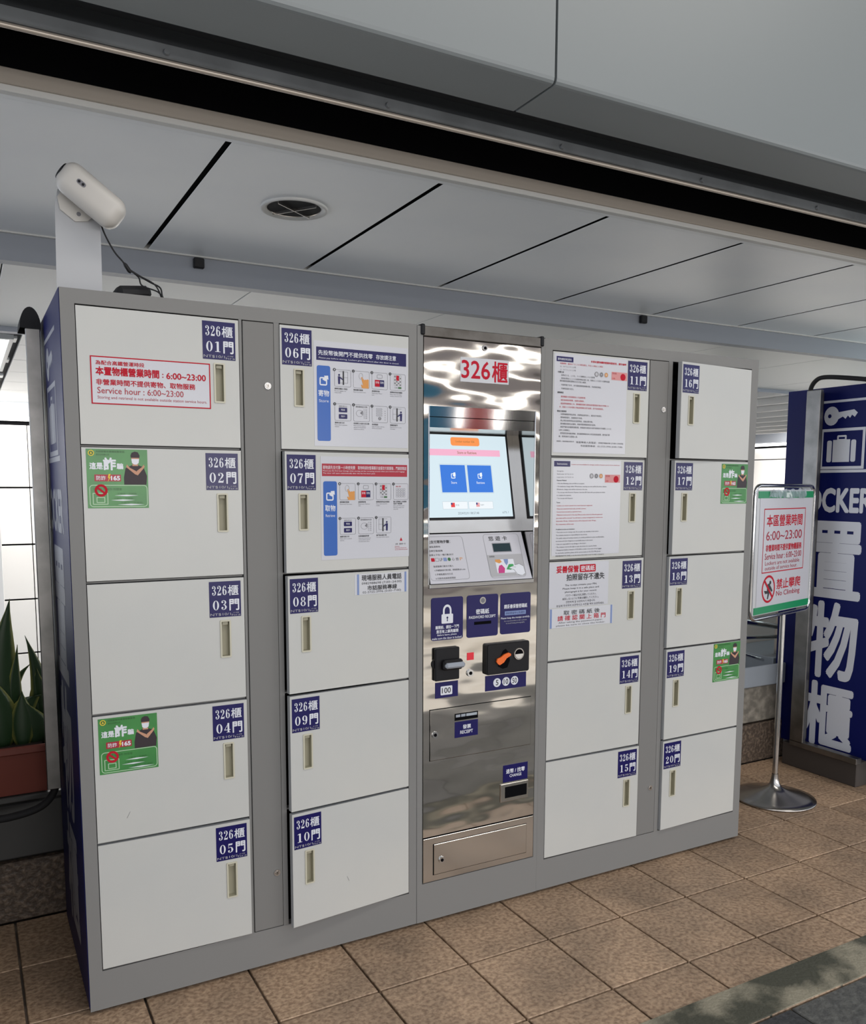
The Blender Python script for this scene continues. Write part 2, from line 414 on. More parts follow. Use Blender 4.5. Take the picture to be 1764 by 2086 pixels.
# little clips and the rear slope behind the beam
ce2 = MB().box(-2.6, 9.5, 1.76, 3.56, 2.44, 2.5, VOID).build('ceiling_rear', kind='structure')
for i in range(-2, 7):
    MB().bbox(1.08+i*1.115+.003, 1.08+(i+1)*1.115-.003, 1.765, 3.55, 2.42, 2.445, CEIL2, .002).build('ceiling_panel', ce2)
b = MB().box(-2.6, 8.5, 3.56, 3.64, 2.39, 2.7, BEAM).build('trim_2', kind='structure')
# far hall ceiling
hc = MB().box(-2.6, 20, 3.64, 14, 2.66, 2.7, VOID).build('ceiling_hall', kind='structure')
for j in range(10):
    y0 = 3.66+j*.94
    for (xa, xb) in ((-2.6, -.55), (.22, 3.2), (3.2, 6.4), (6.4, 9.6), (9.6, 12.8), (12.8, 16.0)):
        MB().bbox(xa+.006, xb-.006, y0+.008, y0+.932, 2.60, 2.62, CEIL2, .002).build('ceiling_panel', hc)
for k in range(8):
    MB().bbox(-.55+.01, .20, 3.9+1.3*k, 3.9+1.3*k+.22, 2.598, 2.62, CEIL2, .002).build('ceiling_panel', hc)
lp = thing('ceiling_light', (-.17, 6.3, 2.6), 'bright white light panel in the far hall ceiling beyond the left post', 'light')
b = MB().box(-.52, .14, 5.15, 7.2, 2.585, 2.60, LIT).build('diffuser', lp)
f_ = MB().box(-.55, .17, 5.1, 5.15, 2.575, 2.61, TRIMW).box(-.55, .17, 7.2, 7.25, 2.575, 2.61, TRIMW).box(.14, .17, 5.15, 7.2, 2.575, 2.61, TRIMW).box(-.55, -.52, 5.15, 7.2, 2.575, 2.61, TRIMW).build('light_frame', lp)

# ---------------------------------------------------------------- far walls
wb = MB().box(-3, 15.3, 11.06, 11.2, -1.7, 2.7, GAP).build('wall_back', kind='structure')
zz = [2.30, 1.42, .615, -.17, -.95, -1.7]
for a, c in zip(zz, zz[1:]):
    for i in range(-1, 8):
        MB().bbox(.60+i*1.9-1.9+.006, .60+i*1.9-.006, 11.02, 11.08, c+.012, a-.012, WALLW, .003).build('wall_panel', wb)
MB().box(-3, 15.2, 10.86, 11.0, 2.40, 2.46, GREY).box(-3, 15.2, 10.9, 11.02, 2.46, 2.6, BEAM).build('trim_3', kind='structure')
MB().cyl((-3, 10.92, 2.37), (1, 0, 0), .03, .03, 18, TUBE, 10).build('trim_4', kind='structure')
ws = MB().box(15.12, 15.3, 3.0, 11.1, -1.7, 2.7, GAP).build('wall_right', kind='structure')
for a, c in zip([2.30, 2.05, .8, -.4, -1.7], [2.05, .8, -.4, -1.7]):
    for i in range(5):
        MB().bbox(15.06, 15.13, 3.2+i*1.6+.006, 4.8+i*1.6-.006, c+.01, a-.01, WALLW, .003).build('wall_panel', ws)
MB().box(14.9, 15.06, 3.0, 11.0, 2.40, 2.6, BEAM).build('trim_5', kind='structure')
MB().cyl((14.98, 3.0, 2.36), (0, 1, 0), .03, .03, 8, TUBE, 10).build('trim_6', kind='structure')
# slats of the right-hand hall ceiling
for k in range(9):
    MB().bbox(7.3+k*.82, 7.3+k*.82+.10, 3.7, 11, 2.52, 2.60, TRIMW, .004).build('ceiling_slat', hc)
# grey pier at the left edge
MB().bbox(-.7, .18, 10.2, 10.6, -1.7, 2.2, WALLW, .01).build('wall_pier', kind='structure')

# ---------------------------------------------------------------- door-track header and fascia panels
wf = MB().box(-3, 9, -.34, -.18, 2.62, 4.6, VOID).build('wall_front', kind='structure')
for i, (xa, xb) in enumerate(((-2.1, -.1), (-.1, 1.242), (1.242, 3.25), (3.25, 5.25), (5.25, 7.25))):
    q = [(-.381, 4.45), (-.381, 2.566), (-.379, 2.558), (-.374, 2.552), (-.366, 2.55), (-.182, 2.55), (-.182, 2.556), (-.345, 2.565), (-.345, 4.45)]; n = len(q); b = MB()
    b.add([(x, y, z) for x in (xa+.004, xb-.004) for y, z in q], [tuple(range(n)), tuple(range(2*n-1, n-1, -1))]+[(i, n+i, n+(i+1) % n, (i+1) % n) for i in range(n)], FASC)
    b.build('fascia_panel', wf, fix=True)
hd = thing('sliding_door_track', (3, 0, 2.55), 'long dark steel overhead door track running above the lockers', 'door track')
MB().box(-3, 9, -.18, .30, 2.78, 2.80, VOID).box(-3, 9, -.185, -.178, 2.56, 2.80, DMET).build('track_housing', hd)
b = MB().bbox(-3, 9, -.056, -.048, 2.530, 2.562, GMET, .001).box(-3, 9, -.05, -.02, 2.555, 2.60, DMET).box(-3, 9, -.17, -.05, 2.60, 2.61, DMET)
b.build('front_rail', hd)
MB().tube([(-3, -.05, 2.520), (9, -.05, 2.520)], .0065, WARM, 10).build('rail_bead', hd)
MB().box(-3, 9, -.04, .12, 2.62, 2.64, GAP).box(-3, 9, .05, .07, 2.58, 2.66, DMET).build('inner_rail', hd)
for i in range(13):
    MB().cyl((-.35+.62*i, -.057, 2.541), (0, -1, 0), .009, .007, .006, GMET, 10).build('bolt', hd)
MB().box(-3, 9, .27, .284, 2.552, 2.79, GAP).build('rear_cavity', hd)
MB().bbox(-3, 9, .25, .262, 2.512, 2.553, WARM, .002).build('rear_cheek', hd)
MB().bbox(-3, 9, .256, .285, 2.495, 2.512, TRIMW, .002).build('rear_edge', hd)

# downlight in the front ceiling
CXD, CYD = 0.918, .818
dl = thing('downlight', (CXD, CYD, CZ), 'round recessed downlight with crossed louvre in the white ceiling panels', 'light')
R_ = .126
MB().lathe([(R_*.78, .02), (R_*.80, -.002), (R_*.95, -.010), (R_, -.008), (R_*1.0, .001)], (CXD, CYD, CZ), TRIMW).build('trim_ring', dl)
MB().lathe([(R_*.80, -.003), (R_*.79, .0005)], (CXD, CYD, CZ), CHROMED).lathe([(.0, .0015), (R_*.80, .0015)], (CXD, CYD, CZ-.0025), VOID).build('reflector', dl)
b = MB(); 
for a in (35, 125):
    ca, sa = math.cos(math.radians(a)), math.sin(math.radians(a)); r = R_*.79
    p = [(-r, -.0015), (r, -.0015), (r, .0015), (-r, .0015)]
    b.add([(CXD+u*ca-v*sa, CYD+u*sa+v*ca, z) for z in (CZ-.012, CZ-.002) for u, v in p], [(0, 3, 2, 1), (4, 5, 6, 7), (0, 1, 5, 4), (1, 2, 6, 5), (2, 3, 7, 6), (3, 0, 4, 7)], CHROMED)
b.build('cross_louvre', dl)
# small black fixtures under the beam
for (x, z, lab) in ((.765, 2.475, 'small black clip on the beam left of the downlight'), (3.45, 2.475, 'small black clip on the beam above the right-hand cabinet')):
    o = MB().bbox(x-.024, x+.024, 1.665, 1.69, z-.03, z+.015, BLACK, .004).build('beam_clip'); tag(o, lab, 'clip')
o = MB().cyl((5.62, 1.36, CZ), (0, 0, -1), .07, .05, .02, BLACK, 16).build('ceiling_sensor'); tag(o, 'small dark oval fitting on the ceiling at the far right', 'sensor')

# ---------------------------------------------------------------- number stickers
DIG = {
 '0': lambda s, w, m: s.ring(.31, .5, .29, .125, w, m, 28, .5, .46),
 '1': lambda s, w, m: (s.rect(.22, 0, .41, 1, w, m), s.rect(.07, 0, .56, .05, w, m), s.poly([(.22, 1), (.07, .90), (.07, .86), (.22, .90)], w, m)),
 '2': lambda s, w, m: (s.disc(.15, .77, .095, w, m, 14), s.stroke([(.065, .80, .02), (.12, .93, .04), (.28, .975, .05), (.42, .91, .12), (.48, .75, .18), (.42, .57, .14), (.25, .35, .07), (.09, .13, .05)], w, m), s.poly([(.05, 0), (.53, 0), (.57, .27), (.53, .27), (.47, .16), (.25, .19), (.08, .13)], w, m)),
 '3': lambda s, w, m: (s.disc(.16, .8, .09, w, m, 14), s.stroke([(.07, .83, .02), (.14, .945, .04), (.29, .975, .05), (.42, .90, .11), (.46, .76, .16), (.41, .61, .1), (.25, .525, .04)], w, m), s.stroke([(.25, .525, .04), (.42, .47, .1), (.495, .28, .18), (.44, .11, .12), (.29, .025, .05), (.13, .06, .04), (.065, .18, .02)], w, m), s.disc(.155, .21, .095, w, m, 14)),
 '4': lambda s, w, m: (s.rect(.33, 0, .5, 1, w, m), s.stroke([(.43, .99, .05), (.04, .29, .05)], w, m), s.rect(.01, .25, .61, .32, w, m), s.rect(.23, 0, .60, .045, w, m)),
 '5': lambda s, w, m: (s.poly([(.12, .83), (.47, .83), (.52, .99), (.12, 1)], w, m), s.rect(.10, .5, .14, .95, w, m), s.stroke([(.11, .5, .03), (.27, .61, .06), (.42, .53, .13), (.49, .32, .19), (.43, .12, .12), (.28, .025, .05), (.12, .07, .04), (.06, .17, .02)], w, m), s.disc(.15, .2, .09, w, m, 14)),
 '6': lambda s, w, m: (s.disc(.45, .82, .08, w, m, 14), s.stroke([(.53, .86, .02), (.45, .95, .04), (.32, .975, .05), (.18, .85, .12), (.13, .5, .18), (.16, .2, .14)], w, m), s.ring(.32, .30, .27, .10, w, m, 24, .3, .26)),
 '7': lambda s, w, m: (s.poly([(.04, .70), (.08, .70), (.13, .83), (.55, .84), (.58, .99), (.07, .99)], w, m), s.stroke([(.55, .88, .06), (.38, .57, .12), (.30, .27, .18), (.29, .01, .20)], w, m)),
 '8': lambda s, w, m: (s.ring(.31, .76, .23, .10, w, m, 24, .24, .2), s.ring(.31, .27, .28, .125, w, m, 24, .275, .225)),
}
def digit(s, ch, u, v, wd, h, w, m):
    M0 = s.M.copy()
    if ch == '9': s.M = M0 @ Matrix.Translation((u+wd, v+h, 0)) @ Matrix.Diagonal((-wd/.62, -h, 1, 1)); DIG['6'](s, w, m)
    else: s.M = M0 @ Matrix.Translation((u, v, 0)) @ Matrix.Diagonal((wd/.62, h, 1, 1)); DIG[ch](s, w, m)
    s.M = M0
def number_sticker(u0, vt, num, W=.090, H=.1015, wear=0):
    s = MB(FRONT); a = .0012
    s.plate([(u0, vt-H), (u0+W, vt-H), (u0+W, vt), (u0, vt)], 0.0, .0008, BLUE)
    k = W/.09
    for i, c in enumerate('326'): digit(s, c, u0+(.007+i*.0148)*k, vt-.039, .0132*k, .027, a, WHITEP)
    s.text('櫃', u0+.053*k, vt-.0405, u0+.083*k, vt-.0115, a, WHITEP, .008)
    for i, c in enumerate(num): digit(s, c, u0+(.009+i*.0228)*k, vt-.081, .0185*k, .0275, a, WHITEP)
    s.text('門', u0+.057*k, vt-.0835, u0+.084*k, vt-.052, a, WHITEP, .02)
    s.text('NT$10/1', u0+.002, vt-H+.0035, u0+.060*k, vt-H+.0115, a, LGREYP)
    s.text('hrs', u0+.063*k, vt-H+.0025, u0+.088*k, vt-H+.0075, a, LGREYP); s.text('小時', u0+.066*k, vt-H+.009, u0+.084*k, vt-H+.0125, a, LGREYP)
    return s
def handle(uc, vt):
    s = MB(FRONT); w_, h_ = .0155, .108
    o = s.rrect_pts(uc-w_, vt-h_, uc+w_, vt, .003, 2); n = len(o)
    i = s.rrect_pts(uc-w_+.0045, vt-h_+.0045, uc+w_-.0045, vt-.0045, .001, 2)
    s.add([(p[0], p[1], .0) for p in o]+[(p[0], p[1], .0026) for p in o]+[(p[0], p[1], .0026) for p in i]+[(p[0], p[1], -.0155) for p in i],
          [(k, (k+1) % n, n+(k+1) % n, n+k) for k in range(n)]+[(n+k, n+(k+1) % n, 2*n+(k+1) % n, 2*n+k) for k in range(n)], BEIGE)
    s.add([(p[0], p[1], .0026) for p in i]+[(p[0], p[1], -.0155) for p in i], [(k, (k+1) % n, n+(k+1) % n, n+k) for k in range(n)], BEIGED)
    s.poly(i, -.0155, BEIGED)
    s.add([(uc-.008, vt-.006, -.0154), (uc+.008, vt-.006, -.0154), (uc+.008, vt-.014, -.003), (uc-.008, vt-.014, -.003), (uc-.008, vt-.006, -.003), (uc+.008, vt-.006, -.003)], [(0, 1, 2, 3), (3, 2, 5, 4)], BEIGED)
    return s

# ---------------------------------------------------------------- posters
def service_notice():
    s = MB(FRONT); u0, v0, u1, v1 = .066, 1.6645, .3735, 1.7865
    s.plate([(u0, v0), (u1, v0), (u1, v1), (u0, v1)], 0, .0008, PAPER)
    for r in ((u0, v1-.003, u1, v1), (u0, v0, u1, v0+.003), (u0, v0, u0+.003, v1), (u1-.003, v0, u1, v1)): s.rect(*r, .0012, RED)
    a = .0013
    s.text('為配合高鐵營運時段', .079, 1.7645, .2, 1.7755, a, RED, .015)
    s.text('本置物櫃營業時間', .079, 1.7385, .237, 1.7595, a, RED, .03); s.text(':', .2455, 1.741, .2485, 1.751, a, RED, .01)
    s.text('6:00~23:00', .2565, 1.7385, .361, 1.7545, a, RED, .02)
    s.text('非營業時間不提供寄物、取物服務', .079, 1.7135, .332, 1.7285, a, RED, .02)
    s.text('Service hour : 6:00~23:00', .081, 1.692, .300, 1.708, a, CRIM, .008)
    s.text('Storing and retrieval is not available outside station service hours.', .081, 1.676, .363, 1.686, a, CRIM)
    return s
def fraud_sticker(u0, vt, W=.153, H=.154):
    s = MB(FRONT @ Matrix.Translation((u0, vt-H, 0)) @ Matrix.Diagonal((W, H, 1, 1)))
    s.plate([(0, 0), (1, 0), (1, 1), (0, 1)], 0, .0008, GREENP); a = .0011
    s.ring(.08, .93, .05, .036, a, YEL, 16); s.disc(.08, .93, .033, a, GREEND, 12); s.poly([(.06, .915), (.1, .915), (.08, .955)], .0012, YEL)
    s.text('內政部警政署鐵路警察局', .16, .94, .62, .975, a, GREEND, .01); s.text('臺北分局關心您', .16, .89, .37, .92, a, GREEND)
    s.text('這是', .05, .66, .26, .77, a, WHITEP, .03); s.text('詐', .275, .65, .47, .85, a, WHITEP, .035); s.text('騙', .49, .665, .59, .76, a, WHITEP, .03)
    s.rect(.12, .455, .55, .57, a, CRIM); s.text('防詐', .15, .475, .30, .55, .0013, WHITEP, .01); s.text('165', .39, .475, .53, .545, .0013, WHITEP, .04)
    s.poly([(.35, .58), (.335, .51), (.355, .515), (.33, .44), (.385, .53), (.36, .53), (.385, .58)], .0014, YEL)
    # masked figure with crossed arms (flat print)
    s.poly([(.60, .40), (.97, .40), (.985, .55), (.93, .70), (.84, .735), (.74, .735), (.63, .68), (.60, .52)], a, PURP)
    s.poly([(.745, .72), (.84, .72), (.83, .80), (.755, .80)], .0012, SKIN); s.disc(.795, .84, .066, .0013, SKIN, 16, .09)
    s.poly([(.73, .84), (.86, .84), (.85, .77), (.815, .745), (.775, .745), (.74, .77)], .0015, WHITEP)
    s.poly([(.725, .86), (.865, .86), (.87, .90), (.84, .955), (.79, .965), (.74, .945), (.72, .90)], .0016, PURP)
    s.poly([(.64, .70), (.665, .68), (.79, .575), (.83, .60), (.80, .635), (.70, .69), (.655, .745)], .0013, SKIN)
    s.poly([(.95, .71), (.93, .68), (.83, .56), (.785, .58), (.82, .64), (.90, .70), (.935, .745)], .0014, SKIN)
    s.rframe(.03, .02, .985, .395, .06, .014, a, GREENL)
    s.text('勿轉帳 勿操作 勿理會', .09, .30, .56, .345, a, GREEND)
    s.ring(.22, .30, .105, .065, .0013, RED, 24); s.line([(.16, .35), (.28, .25)], .035, .0014, RED)
    s.rframe(.08, .06, .33, .26, .01, .014, a, GREENL); s.rframe(.14, .09, .28, .19, .01, .014, a, GREENL)
    for (x0, x1, y) in ((.43, .83, .215), (.37, .77, .135), (.48, .93, .06)):
        s.poly([(x0, y), ((x0+x1)/2, y-.013), (x1, y), ((x0+x1)/2, y+.013)], a, WHITEP)
        s.text('不聽信・不匯款', x0+.05, y+.02, x1-.03, y+.045, a, GREEND)
    return s
def fig_locker(s, u, v, k, flip=False):
    f = -1 if flip else 1; a = .0013; X = lambda x: u+f*x*k
    s.line([(X(.05), v+.42*k), (X(.05), v-.38*k)], .09*k, a, BLACKP)
    s.disc(X(-.22), v+.18*k, .06*k, a, BLUE, 10); s.poly([(X(-.3), v+.1*k), (X(-.15), v+.1*k), (X(-.17), v-.35*k), (X(-.28), v-.35*k)][::f], a, BLUE); s.line([(X(-.2), v+.05*k), (X(.02), v-.08*k)], .07*k, a, BLUE)
    for y in (.38, .05, -.28): s.line([(X(-.25), v+y*k), (X(.33), v+y*k)], .015*k, a, GREYP2)
    s.line([(X(.33), v+.38*k), (X(.33), v-.28*k)], .015*k, a, GREYP2)
def fig_hand(s, u, v, k):
    a = .0013; P = lambda *q: [(u+x*k, v+y*k) for x, y in q]
    s.poly(P((.05, -.5), (.1, -.3), (-.02, .12), (.06, .16), (.18, -.02), (.25, .02), (.34, .0), (.40, .04), (.48, .02), (.48, -.5)), a, ORANGEP)
    s.poly(P((.05, -.5), (-.03, -.32), (.03, -.28), (.12, -.4)), a, ORANGEP)
    s.ring(u-.02*k, v+.2*k, .14*k, .11*k, a, LGREYP, 14, .2*k, .17*k)
def fig_button(s, u, v, k):
    a = .0013; s.rframe(u-.18*k, v+.16*k, u+.18*k, v+.38*k, .05*k, .02*k, a, GREYP2)
    s.rect(u-.32*k, v-.34*k, u, v+.06*k, a, RED); s.rect(u, v-.34*k, u+.30*k, v+.06*k, a, BLUE)
    s.text('存物', u-.28*k, v-.16*k, u-.04*k, v-.02*k, .0014, WHITEP); s.text('取物', u+.04*k, v-.16*k, u+.26*k, v-.02*k, .0014, WHITEP)
def fig_grid(s, u, v, k):
    a = .0013
    s.rect(u-.25*k, v-.22*k, u+.25*k, v+.42*k, a, LGREYP)
    for i in range(4):
        for j in range(6): s.rect(u+(-.23+.12*i)*k, v+(-.20+.1*j)*k, u+(-.14+.12*i)*k, v+(-.13+.1*j)*k, .0014, GREYP2 if (i+j) % 2 else PAPER2)
    s.rect(u-.1*k, v+.1*k, u+.08*k, v+.4*k, .0015, RED); s.rect(u+.03*k, v-.38*k, u+.25*k, v-.28*k, a, GREEND); s.text('OK', u-.22*k, v-.37*k, u, v-.29*k, a, GREYP2)
def fig_pay(s, u, v, k):
    a = .0013; s.text('選擇付款方式', u-.25*k, v+.30*k, u+.27*k, v+.40*k, a, GREYP2)
    for y, t in ((.0, '現金'), (-.38, '悠遊卡')):
        s.rrect(u-.26*k, v+y*k-.0*k, u+.28*k, v+(y+.27)*k, .04*k, a, BLUE); s.text(t, u-.12*k, v+(y+.09)*k, u+.14*k, v+(y+.2)*k, .0014, WHITEP)
def fig_card(s, u, v, k):
    a = .0013; s.text('請依畫面指示付款', u-.38*k, v+.32*k, u+.38*k, v+.42*k, a, BLACKP)
    s.ring(u-.12*k, v-.02*k, .24*k, .225*k, a, GREYP2, 16, .2*k, .185*k); s.poly([(u-.1*k, v), (u+.08*k, v+.16*k), (u+.06*k, v-.1*k)], a, GREYP2)
    for j in range(5): s.text('5 10', u+.14*k, v+(.16-.12*j)*k, u+.36*k, v+(.24-.12*j)*k, a, GREYP2)
def fig_list(s, u, v, k, blue=True):
    a = .0013
    for j in range(4): s.rframe(u-.24*k, v+(.28-.13*j)*k, u+.16*k, v+(.36-.13*j)*k, .03*k, .015*k, a, GREYP2)
    s.disc(u+.0*k, v-.25*k, .1*k, a, GREYP2, 12); s.text('!', u-.02*k, v-.31*k, u+.02*k, v-.19*k, .0014, WHITEP)
    for j in range(5): s.disc(u+.36*k, v+(.2-.13*j)*k, .025*k, a, GREYP2, 8)
def fig_pad(s, u, v, k):
    a = .0013; s.text('請輸入密碼', u-.35*k, v+.27*k, u+.0*k, v+.36*k, a, RED)
    for i in range(4):
        for j in range(4): s.rframe(u+(-.34+.17*i)*k, v+(-.34+.14*j)*k, u+(-.2+.17*i)*k, v+(-.23+.14*j)*k, .02*k, .012*k, a, BLUE if (i, j) == (3, 1) else GREYP2)
def cell(s, x0, y1, k, i, fig, cap, en, flip=False):
    s.rframe(x0, y1-.0495, x0+.0525, y1, .0045, .0006, .0012, BLACKP); s.disc(x0, y1-.001, .0045, .0016, BLACKP, 12)
    s.text(str(i), x0-.0012, y1-.003, x0+.0012, y1+.001, .0018, WHITEP)
    if fig: (fig(s, x0+.026, y1-.0245, .05, flip) if fig is fig_locker else fig(s, x0+.026, y1-.0245, .05))
    s.para(cap, x0, y1-.053, .051, .0052, .0062, .0013, BLACKP, .01)
    s.para(en, x0, y1-.053-.0065*len(cap), .051, .0042, .0052, .0013, GREYP2)
def step_poster(u0, v0, u1, v1, head, blue, zh, en, cells):
    s = MB(FRONT); s.plate([(u0, v0), (u1, v0), (u1, v1), (u0, v1)], 0, .0008, PAPER); a = .0012
    head(s)
    bu0, bv0, bu1, bv1 = blue; s.rrect(bu0, bv0, bu1, bv1, .006, a, BLUE2); c = (bu0+bu1)/2; t = bv1-.036
    s.rframe(c-.013, t-.021, c+.011, t+.003, .005, .0038, .0014, WHITEP); s.poly([(c-.004, t-.004), (c+.003, t+.004), (c+.001, t+.007), (c+.014, t+.008), (c+.015, t-.004), (c+.011, t-.002), (c+.006, t-.009)], .0016, WHITEP)
    s.text(zh, c-.0165, t-.052, c+.0165, t-.034, .0014, WHITEP, .015); s.text(en, c-.015, t-.069, c+.015, t-.061, .0014, WHITEP)
    for args in cells: cell(s, *args)
    return s
def poster_store():
    def head(s):
        s.rect(.682, 1.819, .975, 1.857, .0012, BLUE); s.text('先投幣後開門不提供找零', .688, 1.834, .862, 1.848, .0014, WHITEP, .01); s.text('存放請注意', .873, 1.834, .940, 1.848, .0014, WHITEP, .01)
        s.text('Please pay before storing. Lockers give no refund after the door is closed.', .69, 1.823, .95, 1.828, .0014, WHITEP)
    C = []
    xs = (.738, .7985, .859, .920)
    C += [(xs[0], 1.796, 1, 1, fig_locker, ['選擇空櫃放入物品'], ['Put your luggage in an', 'empty locker.'])]
    C += [(xs[1], 1.7955, 1, 2, fig_hand, ['請按觸控螢幕'], ['Please touch the screen.'])]
    C += [(xs[2], 1.795, 1, 3, fig_button, ['請選擇存物'], ['Please select “Store”', 'item.'])]
    C += [(xs[3], 1.795, 1, 4, fig_grid, ['選擇欲存放的櫃號'], ['Please select the locker', 'number, then press OK.'])]
    C += [(xs[0], 1.697, 1, 5, fig_pay, ['選擇付款方式'], ['Please select a payment', 'method.'])]
    C += [(xs[1], 1.697, 1, 6, fig_card, ['依選擇之付款方式付費'], ['Please pay the required', 'amount by the payment', 'method you choose.'])]
    C += [(xs[2], 1.696, 1, 7, fig_list, ['取密碼紙'], ['Keep the paper with the', 'PIN for the number.'])]
    C += [(xs[3], 1.696, 1, 8, fig_locker, ['請關閉箱門'], ['Please be sure to close', 'the locker.'], True)]
    return step_poster(.674, 1.572, .981, 1.874, head, (.683, 1.587, .725, 1.804), '寄物', 'Store', C)
def poster_retrieve():
    def head(s):
        s.rect(.688, 1.484, .978, 1.5205, .0012, CRIM); s.text('寄物請先支付第一小時使用費', .691, 1.504, .797, 1.515, .0014, WHITEP); s.text('取物時請依螢幕顯示金額支付差額後，門鎖即開啟', .806, 1.504, .975, 1.515, .0014, WHITEP)
        s.text('Please pay the first hour storage when storing and the remaining amount when you retrieve your luggage.', .691, 1.497, .970, 1.5015, .0014, WHITEP)
        s.text('The door will open automatically after the fee has been paid.', .691, 1.490, .865, 1.4945, .0014, WHITEP)
        s.poly([(.951, 1.286), (.961, 1.286), (.956, 1.297)], .0013, RED); s.text('注意：請檢查一次', .935, 1.274, .972, 1.279, .0013, BLACKP)
        s.para(['Reminder:', 'Please take all items and', 'close the locker before you leave.'], .934, 1.271, .046, .0042, .0050, .0013, RED)
    xs = (.745, .807, .868, .929); C = []
    C += [(xs[0], 1.463, 1, 1, fig_hand, ['請按觸控螢幕'], ['Please touch the screen.'])]
    C += [(xs[1], 1.463, 1, 2, fig_button, ['請選擇取物'], ['Please select “Retrieve”', 'item.'])]
    C += [(xs[2], 1.463, 1, 3, fig_grid, ['選擇欲取物品的箱號'], ['Please select the locker', 'number.'])]
    C += [(xs[3], 1.463, 1, 4, fig_pad, ['輸入密碼紙上的密碼', '後按下確認鍵'], ['Enter your PIN number', 'from the receipt, then', 'press OK.'])]
    C += [(xs[0], 1.360, 1, 5, fig_pay, ['選擇付款方式'], ['Please select a payment', 'method.'])]
    C += [(xs[1], 1.360, 1, 6, fig_card, ['如需補繳超時費'], ['If the time exceeded you', 'will be asked to pay for', 'the extra hours there.'])]
    C += [(xs[2], 1.361, 1, 7, fig_locker, ['箱門會自動打開'], ['The locker will be opened.'], True)]
    return step_poster(.684, 1.2365, .9845, 1.5415, head, (.6915, 1.249, .736, 1.469), '取物', 'Retrieve', C)
def phone_notice():
    s = MB(FRONT); s.plate([(.791, 1.1255), (.979, 1.1255), (.979, 1.1885), (.791, 1.1885)], 0, .0008, PAPER2); a = .0012
    s.rect(.799, 1.1255, .806, 1.1885, a, LBLUE); s.rect(.968, 1.1255, .975, 1.1885, a, LBLUE)
    s.text('現場服務人員電話', .815, 1.1675, .957, 1.185, a, BLACKP, .02); s.text('0982988698 (7:00~24:00)', .815, 1.154, .957, 1.163, a, BLACKP)
    s.text('市話服務專線', .835, 1.1375, .940, 1.152, a, BLACKP, .02); s.text('02-2725-3996 (0:00~7:00)', .818, 1.127, .955, 1.1355, a, BLACKP)
    return s
def coins_and_note(s, u, v, nu, nv):
    a = .0013
    for i, m_ in enumerate((LGREYP, GREYP2, ORANGEP)):
        s.disc(u+i*.0215, v, .0085, a, m_, 18); s.ring(u+i*.0215, v, .0088, .0072, .0015, [GREYP2, LGREYP, LGREYP][i], 18)
        s.text(['5', '10', '50'][i], u+i*.0215-.003, v-.003, u+i*.0215+.003, v+.003, .0016, WHITEP)
    s.rect(nu, nv, nu+.071, nv+.028, a, PINKP); s.disc(nu+.052, nv+.012, .012, .0015, RED, 14); s.text('100', nu+.004, nv+.003, nu+.016, nv+.008, .0016, RED); s.text('壹佰圓', nu+.003, nv+.02, nu+.022, nv+.026, .0016, CRIM)
def terms_zh():
    s = MB(FRONT); u0, v0, u1, v1 = 1.537, 1.5715, 1.856, 1.903
    s.plate([(u0, v0), (u1, v0), (u1, v1), (u0, v1)], 0, .0008, PAPER); a = .0012
    s.rect(1.545, 1.877, 1.616, 1.894, a, BLUE); s.text('置物櫃使用須知', 1.550, 1.881, 1.608, 1.889, .0014, WHITEP)
    s.text('本車站置物櫃限營業時間使用，請勿逾時', 1.692, 1.8815, 1.851, 1.889, a, RED, .02)
    h = .0066
    def P(L, v, m, d=.0085, u=1.560, w_=.285, bl=0): s.para(L, u, v, w_, h, d, a, m, bl)
    P(['收費標準：基本ＮＴ＄１０/小時為單位，不足１小時以１小時計'], 1.874, RED); P(['大：ＮＴ＄２０/１小時', '小：ＮＴ＄１０/１小時'], 1.864, GREYP2, .0105)
    coins_and_note(s, 1.718, 1.844, 1.785, 1.829)
    P(['付費方式'], 1.845, BLACKP, u=1.551, bl=.02)
    P(['．投幣式５元、１０元、５０元硬幣及１００元鈔票'], 1.835, BLACKP, w_=.17); P(['．使用鈔票投入１００元紙鈔時每次限１張，找零以１０元及５元硬幣退還', '　請先確認金額再選擇支付方式投入紙鈔。'], 1.8245, BLACKP)
    P(['．可使用電子支付，支付畫面請掃描條碼付款，完成後取單據。', '．可使用悠遊卡支付。'], 1.803, BLACKP, .0125)
    P(['服務規定'], 1.777, BLACKP, u=1.551, bl=.02)
    P(['．置物櫃最大使用期限為３天逾期移置。', '．請妥善保管密碼單，如遺失請報修。', '．超過使用期限逾３天，置物櫃管理單位將物品移置保管於車站行李櫃３０', '　天，超過３０天未領取之物品管理單位逕行處理，恕不負賠償責任。'], 1.7635, RED, .0115)
    P(['寄放注意事項'], 1.7145, BLACKP, u=1.551, bl=.02)
    P(['．本置物櫃僅供物品寄放，貴重物品請勿放入，遺失恕不負責任。', '．置物期間遺失、毀損請自行負擔。', '．禁止寄放易燃危險品及違禁物品，違者送警究辦。', '．置物櫃管理單位必要時，得會同警察開啟檢查內容物。', '．損壞門鎖及設備應照價賠償，密碼遺失須憑身分證件查驗後付手續費１００元', '　以供工本費開立。', '．發現異常請勿擅自開啟，請洽服務專線由本公司派員協助處理，請勿強行開', '　啟，若需協助可洽服務人員。'], 1.7045, BLACKP, .0107)
    s.text('管理單位：東客投資股份有限公司', 1.551, 1.6075, 1.625, 1.6125, a, BLACKP); s.text('客服專線人員電話：0982988698 (7:00~24:00)', 1.635, 1.604, 1.846, 1.612, a, BLACKP)
    s.text('市話服務專線：02-2725-3996 (0:00~7:00)', 1.654, 1.592, 1.843, 1.600, a, BLACKP)
    return s
